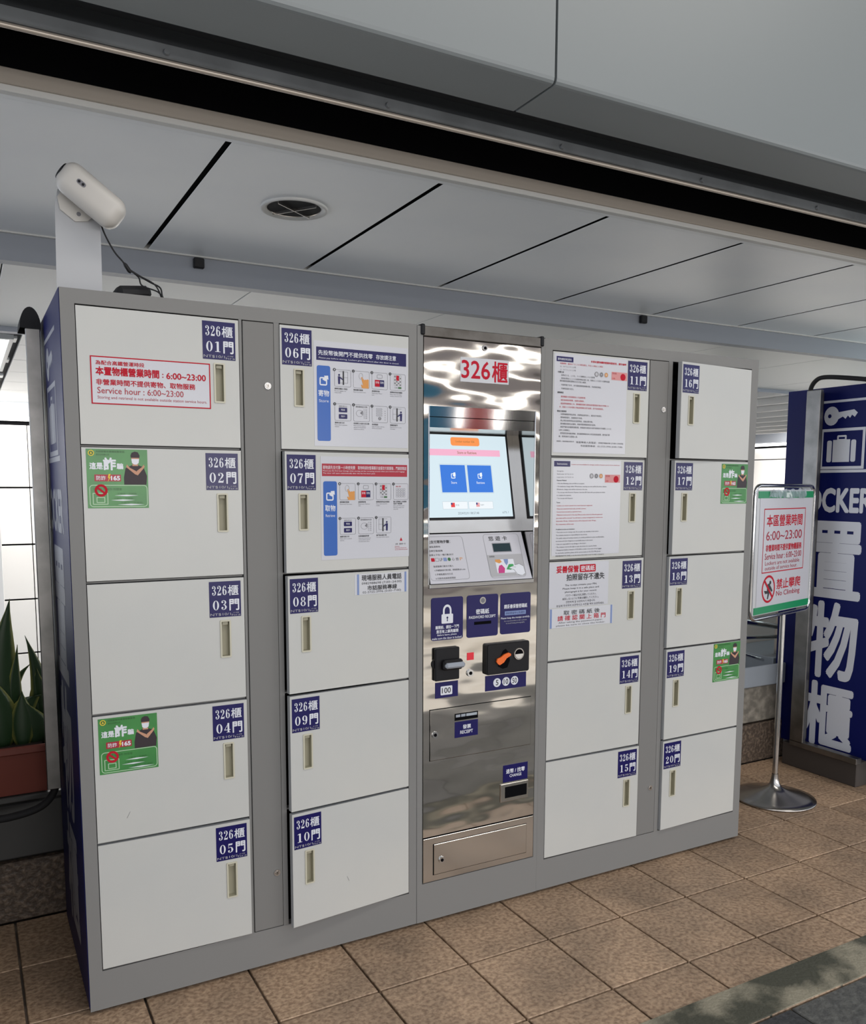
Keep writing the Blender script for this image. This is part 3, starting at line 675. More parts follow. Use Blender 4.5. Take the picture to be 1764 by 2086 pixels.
def terms_en():
    s = MB(FRONT); u0, v0, u1, v1 = 1.539, 1.216, 1.846, 1.547
    s.plate([(u0, v0), (u1, v0), (u1, v1), (u0, v1)], 0, .0008, PAPER); a = .0012
    s.rect(1.543, 1.524, 1.613, 1.543, a, BLUE); s.text('Instructions', 1.556, 1.530, 1.600, 1.537, .0014, WHITEP)
    s.text('Lockers are not available for storage outside of station service hours, thank you.', 1.619, 1.529, 1.840, 1.534, a, RED)
    h = .0062
    def P(L, v, m, d=.0098, u=1.556, w_=.275, bl=0): s.para(L, u, v, w_, h, d, a, m, bl)
    P(['Storage fee:', 'Small Locker  N T $ 1 0 / 1h', 'Large Locker  N T $ 2 0 / 1h'], 1.512, GREYP2, .0105)
    coins_and_note(s, 1.7095, 1.493, 1.771, 1.470)
    P(['Payment Method'], 1.480, BLACKP, bl=.01)
    P(['• Only the following coins and bills are accepted.', '• For banknotes change within 100 amounts, inserting one time will be five times, declare', '  100 amount, change coins will be returned in this case.', '• You can pay with Electronic Payment. Scan the QR Code with your phone on screen', '  to complete the payment.', '• You can pay with Easycard.'], 1.4695, BLACKP, .0102)
    P(['Terms'], 1.404, BLACKP, bl=.01)
    P(['• Lockers can only be opened once. Insert items you registered.', '• Keep your password ticket safe, and take a picture.', '• Service hours are same as operation hours.', '• Maximum rental period is One day (72hours) after which the 24h will expire and', '  your items will be removed. You will need to contact management to retrieve your', '  items within 30 days. Unclaimed items will be disposed of after 30 days.', '  No compensation will be made.'], 1.393, RED, .0107)
    P(['Prohibited articles and disclaimer'], 1.311, BLACKP, bl=.01)
    P(['• The lockers are for storage only. Do not place any valuables in the lockers.', '  The company assumes no responsibility for lost articles.', '• For public safety and sanitary reasons, it is strictly prohibited to place any flammables,', '  corrosives and other dangerous or perishable items in the lockers.', '• Users are responsible for any damage to the lockers.', '• The company reserves the right to open the lockers for security checks.', '• Management liability is limited to NT$2,000 in credits in the event of lost luggage.', '  For any further questions, please call the service hotline at: 02-2725-3996 (from)', '  0982988698(07:00~24:00), or ask the station information center for help in emergency.'], 1.301, BLACKP, .0103, w_=.282)
    return s
def pin_notice():
    s = MB(FRONT); s.plate([(1.531, 1.033), (1.795, 1.033), (1.795, 1.191), (1.531, 1.191)], 0, .0008, PAPER); a = .0012
    s.text('妥善保管', 1.562, 1.1555, 1.658, 1.1795, a, RED, .03); s.rframe(1.663, 1.1545, 1.735, 1.1815, .004, .002, a, RED); s.rrect(1.6645, 1.156, 1.7335, 1.180, .003, a, RED); s.text('密碼紙', 1.668, 1.1585, 1.730, 1.1775, .0014, WHITEP, .01)
    s.text('拍照留存不遺失', 1.606, 1.127, 1.776, 1.150, a, BLACKP, .02)
    for i, t in enumerate(['The receipt contains your PIN.', 'Please keep it in a safe place and', 'photograph it for your record.', 'パスワード紙は大切に保管してください。', '紛失しないように写真を撮影してください。', '안전하게 잘 보관하시기 바랍니다.', '분실에 주의하여 보관하시고 사진을 찍어 보관하세요.']):
        wd = (.142, .162, .142, .138, .162, .132, .214)[i]; v = 1.114-i*.0118
        s.text(t, 1.671-wd/2, v-.008, 1.671+wd/2, v, a, BLACKP, .004)
    return s
def close_notice():
    s = MB(FRONT); s.plate([(1.536, .9615), (1.819, .9615), (1.819, 1.0295), (1.536, 1.0295)], 0, .0010, PAPER2); a = .0014
    s.rect(1.537, .9615, 1.545, 1.0295, a, LBLUE); s.rect(1.808, .9615, 1.816, 1.0295, a, LBLUE)
    s.text('取 密 碼 紙 後', 1.596, 1.0055, 1.758, 1.0215, a, BLACKP, .01); s.text('請 確 認 關 上 箱 門', 1.570, .9855, 1.785, 1.0035, a, RED, .012)
    s.text('After taking the password paper,', 1.574, .975, 1.773, .982, a, BLACKP); s.text('please be sure to close the locker.', 1.564, .965, 1.785, .972, a, BLACKP)
    return s

# ---------------------------------------------------------------- locker cabinets
TOPS = (1.909, 1.553, 1.195, .839, .480); BOTS = (1.561, 1.204, .847, .488, .125)
DEPTH = .60; FZ = .010
def cabinet(x0, x1, cols, strip, locks, label, skip_left=None):
    t = thing('locker_cabinet', ((x0+x1)/2, DEPTH/2, 0), label, 'locker')
    b = MB()
    (a0, a1), (c0, c1) = cols
    b.box(x0, x0+.012, .0, DEPTH, FZ, 1.95, GREY).box(x1-.012, x1, .0, DEPTH, FZ, 1.95, GREY)
    b.box(x0+.012, x1-.012, .02, DEPTH, 1.935, 1.95, GREY).box(x0+.012, x1-.012, DEPTH-.01, DEPTH, FZ, 1.935, GREY).box(x0+.012, x1-.012, .02, DEPTH-.01, FZ, .03, INNER)
    b.box(x0+.012, x1-.012, .05, .055, .03, 1.935, GAP)
    b.build('cabinet_body', t)
    f = MB()
    f.box(x0, a0-.002, -.001, .03, FZ, 1.95, GREY).box(c1+.002, x1, -.001, .03, FZ, 1.95, GREY)
    f.box(a0-.002, c1+.002, -.001, .03, 1.913, 1.95, GREY).box(a0-.002, c1+.002, -.001, .03, FZ, .1205, GREY)
    f.box(a1+.002, strip[0]-.0028, -.0005, .03, .1205, 1.913, GREY).box(strip[1]+.001, c0-.002, -.0005, .03, .1205, 1.913, GREY)
    for zt, zb in zip(TOPS[1:], BOTS):
        zc = (zt+zb)/2
        for (p, r) in cols: f.box(p, r, .008, .03, zc-.0022, zc+.0022, GREY)
    f.build('front_frame', t)
    s = MB().bbox(strip[0], strip[1], -.0012, .02, .1225, 1.9105, GREYP, .001).build('lock_strip', t)
    for (lx, lz) in locks:
        L = MB().cyl((lx, -.001, lz), (0, -1, 0), .0105, .0098, .003, CHROME, 20).cyl((lx, -.004, lz), (0, -1, 0), .0062, .0058, .0015, CHROMED, 16)
        L.M = FRONT; L.rect(lx-.0008, lz-.0035, lx+.0008, lz+.0035, .0058, GAP); L.build('cam_lock', s)
    MB().box(x0+.02, x1-.02, .03, DEPTH-.03, 0, FZ+.001, GAP).build('base_plinth', t)
    return t
def add_door(t, num, xh, xf, zt, zb, ang, extras, stk=None, label=None):
    # xh hinge edge, xf free edge
    xa, xb = min(xh, xf), max(xh, xf); sgn = 1 if xf > xh else -1; Y0 = -.0022
    M = FRONT.copy(); M[1][3] = Y0
    hc = xf-sgn*.0555; su = (xf-.0095-.090) if sgn > 0 else xf+.0055
    if stk is not None: su = stk
    ht = zt-.119; hx0, hx1, hz0, hz1 = hc-.0135, hc+.0135, ht-.106, ht-.002
    s = MB(); th = .0185
    X = [xa, hx0, hx1, xb]; Z = [zb, hz0, hz1, zt]
    for i in range(3):
        for j in range(3):
            if i == 1 and j == 1: continue
            s.add([(X[i], 0, Z[j]), (X[i+1], 0, Z[j]), (X[i+1], 0, Z[j+1]), (X[i], 0, Z[j+1])], [(0, 1, 2, 3)], DOOR)
    e = .0015   # folded edges
    s.v = [(x+(e if x == xa else -e if x == xb else 0), y, z+(e if z == zb else -e if z == zt else 0)) for x, y, z in s.v]
    P = [(xa+e, 0, zb+e), (xb-e, 0, zb+e), (xb-e, 0, zt-e), (xa+e, 0, zt-e), (xa, e, zb), (xb, e, zb), (xb, e, zt), (xa, e, zt), (xa, th, zb), (xb, th, zb), (xb, th, zt), (xa, th, zt)]
    s.add(P, [(0, 4, 5, 1), (1, 5, 6, 2), (2, 6, 7, 3), (3, 7, 4, 0)], DOOR)
    s.add(P, [(4, 8, 9, 5), (5, 9, 10, 6), (6, 10, 11, 7), (7, 11, 8, 4), (8, 11, 10, 9)], DOORSIDE)
    s.v = [(x, y+Y0, z) for x, y, z in s.v]
    d = s.build('door', t, origin=(xh, Y0+.0, (zt+zb)/2))
    if label: d['label'] = label
    def put(b, name, lab=None):
        b.v = [(x, y+Y0, z) for x, y, z in b.v]; o = b.build(name, d)
        if lab: o['label'] = lab
    put(handle(hc, ht), 'handle'); put(number_sticker(su, zt-.0085, num), 'number_sticker', 'navy blue sticker reading 326 櫃 %s 門' % num)
    for (b, nm, lab) in extras: put(b, nm, lab)
    d.rotation_euler.z = -math.radians(ang) if sgn > 0 else math.radians(ang)
    return d
c1 = cabinet(0.0, 1.0135, ((.0365, .4545), (.574, .984)), (.467, .5555), ((.536, 1.736), (.538, .294)), 'left-hand grey ten-door locker cabinet with white doors 01 to 10')
def scratch(p):
    s = MB(FRONT); s.line(p, .0009, .0006, GREYP2); return s
EX = {'01': [(service_notice, 'notice', 'white notice with red border giving service hours')],
      '02': [(lambda: fraud_sticker(.047, 1.5495), 'sticker', 'green anti-fraud sticker with masked figure')],
      '04': [(lambda: fraud_sticker(.049, .832), 'sticker', 'green anti-fraud sticker with masked figure'), (lambda: scratch([(.114, .546), (.123, .563)]), 'scratch_mark', 'thin dark scratch')],
      '05': [(lambda: scratch([(.365, .392), (.374, .402)]), 'scratch_mark', 'thin dark scratch')],
      '10': [(lambda: scratch([(.756, .242), (.763, .226)]), 'scratch_mark', 'faint thin scratch')],
      '06': [(poster_store, 'poster', 'white step-by-step storing poster with blue bar')],
      '07': [(poster_retrieve, 'poster', 'white step-by-step retrieving poster with crimson band')],
      '08': [(phone_notice, 'notice', 'white telephone number notice')],
      '11': [(terms_zh, 'poster', 'white sheet of Chinese terms of use')],
      '12': [(terms_en, 'poster', 'white sheet of English terms of use')],
      '13': [(pin_notice, 'notice', 'white notice about keeping the password slip'), (close_notice, 'notice', 'white strip notice asking to close the door')],
      '17': [(lambda: fraud_sticker(2.337, 1.545), 'sticker', 'green anti-fraud sticker with masked figure')],
      '19': [(lambda: fraud_sticker(2.337, .838), 'sticker', 'green anti-fraud sticker with masked figure')]}
ANG = {'01': 0, '02': 0, '03': 0, '04': .6, '05': 1.2, '06': .3, '07': 3.7, '08': 4.8, '09': 4.9, '10': 5.3,
       '11': 0, '12': -1.2, '13': 0, '14': .2, '15': .8, '16': 5.6, '17': 3.0, '18': 1.4, '19': 1.5, '20': 1.4}
def doors(t, cols, first):
    for c, (h, f) in enumerate(cols):
        for r in range(5):
            n = '%02d' % (first+c*5+r)
            ex = [(fn(), nm, lab) for fn, nm, lab in EX.get(n, [])]
            add_door(t, n, h, f, TOPS[r], BOTS[r], ANG[n], ex, label='white locker door numbered %s' % n)
doors(c1, ((.0365, .4545), (.984, .573)), 1)
# side panel of the left cabinet, navy with pictograms
def side_graphic(s, yc, w, zt=1.95, tm=WHITEP, mirror=1):
    # u runs towards the viewer; centred at u=0
    k = 1.0
    s.rect(-.16, zt-.078, .16, zt-.066, w, tm)
    s.disc(-.068, zt-.143, .042, w, tm, 20, .047); s.poly([(-.035, zt-.127), (.055, zt-.118), (.075, zt-.135), (.06, zt-.155), (.045, zt-.143), (.035, zt-.158), (.022, zt-.146), (.01, zt-.161), (-.005, zt-.149), (-.035, zt-.163)][::-1], w, tm); s.disc(-.078, zt-.143, .010, w+.0003, NAVYP, 12)
    s.rframe(-.122, zt-.407, .122, zt-.206, .002, .014, w, tm)
    s.rframe(-.030, zt-.268, .022, zt-.240, .006, .009, w, tm); s.rect(-.052, zt-.372, .042, zt-.262, w, tm)
    for a_, b_ in ((-.085, -.058), (.048, .075)): s.rrect(a_, zt-.372, b_, zt-.264, .009, w, tm)
    s.rect(-.16, zt-.424, .16, zt-.410, w, tm)
    s.text('LOCKER', -.235, zt-.618, .175, zt-.506, w, tm, .035)
    for t, a_, b_ in (('置', zt-1.045, zt-.678), ('物', zt-1.462, zt-1.085), ('櫃', zt-1.822, zt-1.502)): s.text(t, -.135, a_, .135, b_, w, tm, .024)
sp = MB(plane((-.0005, .30, 0), (0, -1, 0), (0, 0, 1)))
sp.plate([(-.298, .02), (.2985, .02), (.2985, 1.9485), (-.298, 1.9485)], 0, .0012, NAVYP)
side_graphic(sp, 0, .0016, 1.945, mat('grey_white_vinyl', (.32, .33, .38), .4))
sp.build('side_panel', c1, label='navy blue side panel with key and suitcase pictograms')
c2 = cabinet(1.4985, 2.527, ((1.532, 1.960), (2.078, 2.489)), (1.9665, 2.0555), ((2.035, 1.737), (2.03, .303)), 'right-hand grey ten-door locker cabinet with white doors 11 to 20')
doors(c2, ((1.532, 1.960), (2.489, 2.080)), 11)

# ---------------------------------------------------------------- payment kiosk
k = thing('payment_kiosk', (1.256, .3, 0), 'stainless steel touch-screen payment kiosk between the two locker cabinets', 'kiosk')
KX0, KX1 = 1.0145, 1.4975
MB().box(KX0, KX0+.01, 0, .6, .01, 1.947, GREY).box(KX1-.01, KX1, 0, .6, .01, 1.947, GREY).box(KX0+.01, KX1-.01, .59, .6, .01, 1.947, GREY).box(KX0+.01, KX1-.01, .03, .59, 1.93, 1.947, GREY).box(KX0+.01, KX1-.01, .25, .255, .03, 1.93, GAP).box(KX0+.02, KX1-.02, .03, .57, 0, .012, GAP).build('kiosk_body', k)
MB().box(KX0, 1.0345, -.002, .03, .01, 1.947, GREY).box(1.483, KX1, -.002, .03, .01, 1.947, GREY).box(1.0345, 1.483, -.002, .03, .01, .1415, GREY).build('kiosk_frame', k)
MB().bbox(1.0345, 1.483, -.004, .03, 1.9175, 1.948, DARKRAIL, .002).build('top_rail', k)
for x in (1.033, 1.484): MB().bbox(x-.007, x+.007, -.008, .03, 1.92, 1.953, BLACK, .003).build('corner_cap', k)
OX0, OX1, OZ0, OZ1 = 1.058, 1.4605, 1.143, 1.706
dr = MB()
X = [1.0375, OX0, OX1, 1.4805]; Z = [.3005, OZ0-.014, OZ1, 1.9145]
nx, = (6,)
for i in range(3):
    for j in range(3):
        if i == 1 and j == 1: continue
        dr.add([(X[i], -.002, Z[j]), (X[i+1], -.002, Z[j]), (X[i+1], -.002, Z[j+1]), (X[i], -.002, Z[j+1])], [(0, 1, 2, 3)], STEEL)
dr.add([(x, y, z) for x, z in ((X[0], Z[0]), (X[3], Z[0]), (X[3], Z[3]), (X[0], Z[3])) for y in (-.002, .012)], [(0, 1, 3, 2), (2, 3, 5, 4), (4, 5, 7, 6), (6, 7, 1, 0)], STEEL)
kd = dr.build('kiosk_door', k)
L = MB().cyl((1.259, -.002, 1.897), (0, -1, 0), .0095, .009, .004, CHROME, 18).cyl((1.259, -.006, 1.897), (0, -1, 0), .005, .005, .001, GAP, 12).build('cam_lock', kd)
# opening: side cheeks, sloped top, back
A = (.130, 1.632); K_ = (.062, 1.303); Bq = (-.004, 1.143)
rc = MB()
side = [(-.002, OZ1), (.003, 1.640), (A[0], A[1]), (K_[0], K_[1]), (Bq[0], Bq[1])]
for x, fl_ in ((OX0, 1), (OX1, 0)):
    P = [(x, y, z) for y, z in side]; rc.add(P, [tuple(range(5)) if fl_ else tuple(range(4, -1, -1))], STEEL3)
rc.add([(OX0, -.002, OZ1), (OX1, -.002, OZ1), (OX1, .0005, 1.674), (OX0, .0005, 1.674)], [(0, 1, 2, 3)], STEEL3)
rc.add([(OX0, .0005, 1.674), (OX1, .0005, 1.674), (OX1, .0005, 1.6715), (OX0, .0005, 1.6715)], [(0, 1, 2, 3)], GAP)
rc.add([(OX0, .0005, 1.6715), (OX1, .0005, 1.6715), (OX1, .003, 1.640), (OX0, .003, 1.640)], [(0, 1, 2, 3)], STEEL3)
rc.add([(OX0, .003, 1.640), (OX1, .003, 1.640), (OX1, A[0], A[1]), (OX0, A[0], A[1])], [(0, 1, 2, 3)], STEEL2)
rc.add([(OX0, A[0], A[1]), (OX1, A[0], A[1]), (OX1, K_[0], K_[1]), (OX0, K_[0], K_[1])], [(0, 1, 2, 3)], STEEL2)
rc.build('recess', k)
for x, w_ in ((OX0, -1), (OX1, 1)):
    MB().bbox(min(x, x+w_*.004), max(x, x+w_*.004), -.0045, 0, OZ0, OZ1, CHROME, .001).build('recess_edge', k)
MS = plane((0, K_[0], K_[1]), (1, 0, 0), (0, A[0]-K_[0], A[1]-K_[1]))
s = MB(MS)
s.plate([(1.072, .042), (1.433, .042), (1.433, .338), (1.072, .338)], .0005, .004, BLACK); s.build('screen_bezel', k)
s = MB(MS); w_ = .0045
s.rect(1.080, .050, 1.425, .330, w_, S_BG)
s.rrect(1.204, .293, 1.317, .322, .008, w_+.0003, S_OR); s.text('Locker number 326', 1.224, .3045, 1.297, .3115, w_+.0006, S_TX)
s.rect(1.10, .2585, 1.396, .2805, w_+.0003, S_PK); s.text('Store or Retrieve', 1.226, .265, 1.301, .2745, w_+.0006, S_TX, .01)
for a_, b_, t in ((1.154, 1.250, 'Store'), (1.259, 1.354, 'Retrieve')):
    s.rframe(a_-.003, .131, b_+.003, .230, .002, .0008, w_+.0003, S_LN); s.rect(a_, .134, b_, .227, w_+.0003, S_BL); c = (a_+b_)/2
    s.rframe(c-.009, .181, c+.007, .198, .003, .0026, w_+.0006, S_W); s.poly([(c-.002, .189), (c+.001, .201), (c+.008, .202), (c+.009, .191), (c+.004, .187)][::-1], w_+.0008, S_W)
    wd = .011 if t == 'Store' else .016; s.text(t, c-wd, .163, c+wd, .1715, w_+.0006, S_W)
for a_, b_ in ((1.150, 1.247), (1.2505, 1.348)):
    s.rframe(a_, .077, b_, .1035, .002, .0008, w_+.0003, S_LN); s.rect(a_+.001, .078, b_-.001, .1025, w_+.0004, S_W)
s.rect(1.182, .084, 1.197, .099, w_+.0006, S_RD); s.rect(1.182, .0925, 1.188, .099, w_+.0008, S_NV); s.text('中文', 1.200, .088, 1.214, .094, w_+.0006, S_GR)
for j in range(7): s.rect(1.280, .085+.002*j, 1.294, .0862+.002*j, w_+.0006, S_RD)
s.rect(1.280, .092, 1.286, .099, w_+.0008, S_NV); s.text('English', 1.297, .088, 1.311, .094, w_+.0006, S_GR)
s.text('2024/02/01 08:57:48', 1.206, .0595, 1.288, .0675, w_+.0006, S_GR); s.text('67% ?', 1.383, .061, 1.408, .068, w_+.0006, S_GR)
s.build('screen', k, label='lit touch screen with store and retrieve buttons')
# console
MC = plane((0, Bq[0], Bq[1]), (1, 0, 0), (0, K_[0]-Bq[0], K_[1]-Bq[1]))
s = MB(MC); s.plate([(1.062, .0), (1.457, .0), (1.452, .168), (1.062, .168)], -.004, .002, CONSOLE); w_ = .0024
s.rframe(1.02+.045, .010, 1.212, .160, .012, .0009, w_, GREYP2)
s.text('行動支付寄物步驟：', 1.066, .136, 1.163, .147, w_, BLACKP, .02)
for i, t in enumerate(['1.螢幕點選寄物', '2.選擇空箱號碼', '3.選擇以下任一種行動支付']): s.text(t, 1.068, .1215-.014*i, (1.122, 1.128, 1.166)[i], .128-.014*i, w_, BLACKP)
for i, m_ in enumerate((RED, GREYP2, BLACKP, LBLUE, GREEND, BLACKP, BLACKP, ORANGEP)):
    c = 1.086+.0152*i
    if i in (0, 3): s.rrect(c-.0065, .0745, c+.0065, .0865, .002, w_, m_)
    elif i == 4: s.disc(c, .0805, .006, w_, m_, 14)
    elif i == 1: s.rframe(c-.0065, .0745, c+.0065, .0865, .002, .001, w_, m_)
    else: s.text(('街口', '', 'LP', '', '', '心', '悠遊', 'P')[i], c-.005, .0755, c+.005, .0855, w_, m_)
for i, t in enumerate(['點選螢幕行動支付進入', '4.手機開啟該付款功能，掃描螢幕QR code', '5.手機點選支付方式', '6.付款完成後取密碼紙']): s.text(t, 1.084, .0545-.0135*i, (1.158, 1.200, 1.15, 1.158)[i], .061-.0135*i, w_, BLACKP)
s.rframe(1.293, .008, 1.436, .163, .012, .0009, w_, GREYP2); s.text('悠 遊 卡', 1.313, .139, 1.388, .155, w_, BLACKP, .01)
s.rect(1.2945, .012, 1.4345, .089, w_, LGREYP); s.text('感應區', 1.302, .080, 1.323, .086, w_+.0002, BLACKP)
s.rect(1.325, .1, 1.395, .1285, w_, LCDD); s.rframe(1.323, .098, 1.397, .1305, .001, .0012, w_+.0002, GREYP2)
s.rrect(1.322, .024, 1.396, .072, .003, w_+.0002, WHITEP)
s.poly([(1.322, .072), (1.342, .072), (1.348, .063), (1.336, .058), (1.322, .064)], w_+.0004, ORANGEP); s.poly([(1.356, .072), (1.374, .072), (1.372, .060), (1.364, .050), (1.358, .060)][::-1], w_+.0004, LBLUE)
s.poly([(1.326, .024), (1.350, .024), (1.355, .040), (1.345, .053), (1.334, .050), (1.328, .038)], w_+.0004, MAGENTA); s.poly([(1.360, .036), (1.378, .034), (1.396, .044), (1.390, .054), (1.374, .054)], w_+.0004, mat('bright_green_print', (.03, .3, .08), .5))
s.poly([(1.370, .040), (1.390, .034), (1.398, .016), (1.420, .013), (1.432, .020), (1.430, .045), (1.415, .054), (1.398, .050)][::1], w_+.0006, WHITEP); s.line([(1.370, .040), (1.390, .034), (1.400, .018), (1.410, .013)], .0009, w_+.0008, BLACKP); s.line([(1.398, .050), (1.415, .054), (1.430, .045)], .0009, w_+.0008, BLACKP); s.line([(1.385, .044), (1.400, .042)], .0008, w_+.0008, BLACKP)
s.build('console', k, label='white sloping console with card reader graphics')
MB().bbox(OX0-.001, OX1+.002, -.010, .01, 1.1285, 1.1435, CHROME, .002).build('console_lip', k)
s = MB(FRONT); s.plate([(1.169, 1.787), (1.3525, 1.787), (1.3525, 1.8635), (1.169, 1.8635)], .002, .0030, PAPER2); s.text('326', 1.173, 1.799, 1.279, 1.854, .0034, RED, .012); s.text('櫃', 1.288, 1.792, 1.347, 1.857, .0034, RED, .015)
s.build('sticker', kd, label='white plate reading 326 櫃 in red')
def bplate(u0, v0, u1, v1, r=.008, m=BLUE):
    s = MB(FRONT); s.plate(s.rrect_pts(u0, v0, u1, v1, r), .002, .0036, m); return s
s = bplate(1.065, .958, 1.184, 1.098); a = .004
s.ring(1.124, 1.054, .016, .0095, a, WHITEP, 20, .020, .0125, 0, 180); s.rect(1.108, 1.040, 1.1145, 1.055, a, WHITEP); s.rect(1.1335, 1.040, 1.140, 1.055, a, WHITEP); s.rrect(1.103, 1.012, 1.146, 1.043, .003, a, WHITEP); s.disc(1.1245, 1.031, .0035, a+.0002, BLUE, 12); s.poly([(1.1225, 1.019), (1.1265, 1.019), (1.1255, 1.030), (1.1235, 1.030)], a+.0002, BLUE)
s.text('離開前、請拉一下門', 1.081, .995, 1.168, 1.006, a, WHITEP, .02); s.text('是否有上鎖再離開', 1.084, .981, 1.166, .992, a, WHITEP, .02); s.text('Before leave, please', 1.088, .971, 1.160, .978, a, WHITEP, .01); s.text('make sure the door is locked.', 1.068, .961, 1.180, .968, a, WHITEP, .01)
s.build('instruction_plate', kd, label='navy plate with white padlock symbol')
s = bplate(1.199, .957, 1.321, 1.0985); s.text('密碼紙', 1.234, 1.034, 1.285, 1.051, a, WHITEP, .02); s.text('PASSWORD RECEIPT', 1.207, 1.020, 1.311, 1.029, a, WHITEP, .012); s.rect(1.227, .999, 1.294, 1.009, a, GAP)
s.disc(1.260, 1.079, .012, a, GREYP2, 18); s.ring(1.260, 1.079, .012, .008, a+.0003, CHROME, 18)
s.build('instruction_plate', kd, label='navy password receipt plate with slot')
s = bplate(1.331, .958, 1.4535, 1.0975); s.text('請妥善保管密碼紙', 1.345, 1.045, 1.439, 1.059, a, WHITEP, .02); s.rect(1.348, 1.022, 1.434, 1.036, a, LBLUE); s.text('請拍照留存以免遺失', 1.352, 1.025, 1.430, 1.033, a+.0002, BLUE); s.text('Please keep the receipt carefully.', 1.333, 1.008, 1.451, 1.016, a, WHITEP, .01); s.text('It is recommended to take a picture', 1.346, .999, 1.438, 1.005, a, LGREYP); s.text('to avoid losing photographs.', 1.353, .991, 1.430, .997, a, LGREYP)
s.build('instruction_plate', kd, label='navy plate about keeping the receipt')
# bill acceptor
b = MB().bbox(1.0745, 1.1655, -.016, -.002, .826, .9335, BLACK, .003).cyl((1.066+.018, -.001, .881), (0, -1, 0), .019, .017, .006, BLACK, 18)
b.bbox(1.096, 1.170, -.034, -.014, .862, .896, BLACK, .006)
bi = b.build('bill_acceptor', k, label='black banknote acceptor'); MB().bbox(1.100, 1.173, -.044, -.026, .869, .8875, GREYPL, .006).build('note_mouth', bi)
# coin unit
b = MB(); b.M = FRONT; b.plate(b.rrect_pts(1.270, .826, 1.4425, .9315, .007), .002, .015, BLACK); b.plate(b.rrect_pts(1.2735, .829, 1.439, .928, .006), .015, .0175, BLACK)
b.poly([(1.313, .853), (1.333, .843), (1.352, .846), (1.362, .871), (1.355, .899), (1.344, .911), (1.333, .905), (1.318, .878)], .0179, GAP)
cu = b.build('coin_unit', k, label='black coin slot panel')
b = MB(FRONT); b.plate([(1.311, .862), (1.318, .858), (1.334, .866), (1.345, .879), (1.362, .887), (1.362, .893), (1.353, .8975), (1.336, .893), (1.322, .884), (1.308, .880), (1.305, .870)], .018, .024, ORANGE); b.build('coin_lever', cu, label='orange lever')
b = MB(); b.cyl((1.397, -.0175, .889), (0, -1, 0), .0215, .020, .004, CHROMED, 24).cyl((1.397, -.0215, .889), (0, -1, 0), .0165, .0165, .0004, GAP, 24); b.M = FRONT; b.poly([(1.397+.0160*math.cos(math.radians(t)), .889+.0160*math.sin(math.radians(t))) for t in range(180, 361, 15)], .0222, CHROME); b.build('return_button', cu, label='chrome ring button')
s = MB(FRONT); s.plate([(1.201, .882), (1.2275, .882), (1.2275, .907), (1.201, .907)], .002, .003, mat('red_sticker', (.72, .02, .04), .4)); s.build('sticker', kd, label='small red square sticker')
MB().cyl((1.213, -.002, .8385), (0, -1, 0), .0125, .012, .006, CHROME, 18).cyl((1.213, -.008, .8385), (0, -1, 0), .006, .006, .001, GAP, 12).build('cam_lock', kd)
s = MB(FRONT); s.plate([(1.081, .766), (1.167, .766), (1.167, .8185), (1.081, .8185)], .002, .003, BLUE); s.rrect(1.101, .775, 1.145, .8045, .003, .0034, WHITEP); s.text('100', 1.106, .781, 1.139, .799, .0038, BLACKP, .01); s.build('sticker', kd, label='navy sticker reading 100')
s = MB(FRONT); s.plate([(1.2735, .768), (1.440, .768), (1.440, .8205), (1.2735, .8205)], .002, .003, BLUE)
for c, t, h_ in ((1.3205, '5', .005), (1.3565, '10', .009), (1.3915, '50', .009)): s.disc(c, .794, .0152, .0034, WHITEP, 22); s.text(t, c-h_, .785, c+h_, .803, .0038, BLACKP, .01)
s.build('sticker', kd, label='navy sticker reading 5 10 50')
# receipt hatch
def hatch(x0, z0, x1, z1, lk, name='hatch'):
    MB(FRONT).rect(x0-.0016, z0-.0016, x1+.0016, z1+.0016, .0024, GAP).build('hatch_gap', k)
    h = MB().bbox(x0, x1, -.0052, -.0026, z0, z1, STEEL, .0008).build(name, k)
    MB().cyl((lk[0], -.005, lk[1]), (0, -1, 0), .0115, .011, .004, CHROME, 18).cyl((lk[0], -.009, lk[1]), (0, -1, 0), .0055, .0055, .001, GAP, 12).build('cam_lock', h)
    return h
h = hatch(1.0615, .5595, 1.461, .7295, (1.079, .646))
s = MB(FRONT); s.plate([(1.1535, .683), (1.244, .683), (1.244, .7065), (1.1535, .7065)], .005, .0056, GAP); s.rect(1.158, .694, 1.175, .703, .0059, GREYPL); s.rect(1.178, .694, 1.195, .703, .0059, GREYPL); s.rect(1.198, .694, 1.240, .703, .0059, TRAY); s.build('receipt_slot', h)
s = MB(FRONT); s.plate([(1.154, .6245), (1.244, .6245), (1.244, .6785), (1.154, .6785)], .005, .006, BLUE); s.text('發票', 1.185, .652, 1.216, .666, .0064, WHITEP, .02); s.text('RECEIPT', 1.175, .636, 1.224, .647, .0064, WHITEP, .015); s.build('sticker', h, label='navy sticker reading RECEIPT')
s = MB(FRONT); s.plate([(1.350, .437), (1.4525, .437), (1.4525, .498), (1.350, .498)], .002, .003, BLUE); s.text('退幣 / 找零', 1.362, .467, 1.440, .483, .0034, WHITEP, .02); s.text('CHANGE', 1.377, .453, 1.426, .463, .0034, WHITEP, .015); s.build('sticker', kd, label='navy sticker reading CHANGE')
b = MB().bbox(1.339, 1.4545, -.007, -.002, .368, .433, STEEL2, .002); b.M = FRONT; b.rect(1.356, .382, 1.447, .4215, .0074, GAP); b.build('change_tray', k)
MB().bbox(1.0375, 1.4805, -.004, .01, .1445, .2955, STEEL2, .001).build('lower_panel', k)
MB(FRONT).rect(1.0375, .296, 1.4805, .3004, -.002, GAP).build('panel_gap', k)
MB(FRONT).rect(1.0735, .1655, 1.4505, .2735, .0043, GAP).build('hatch_gap', k)
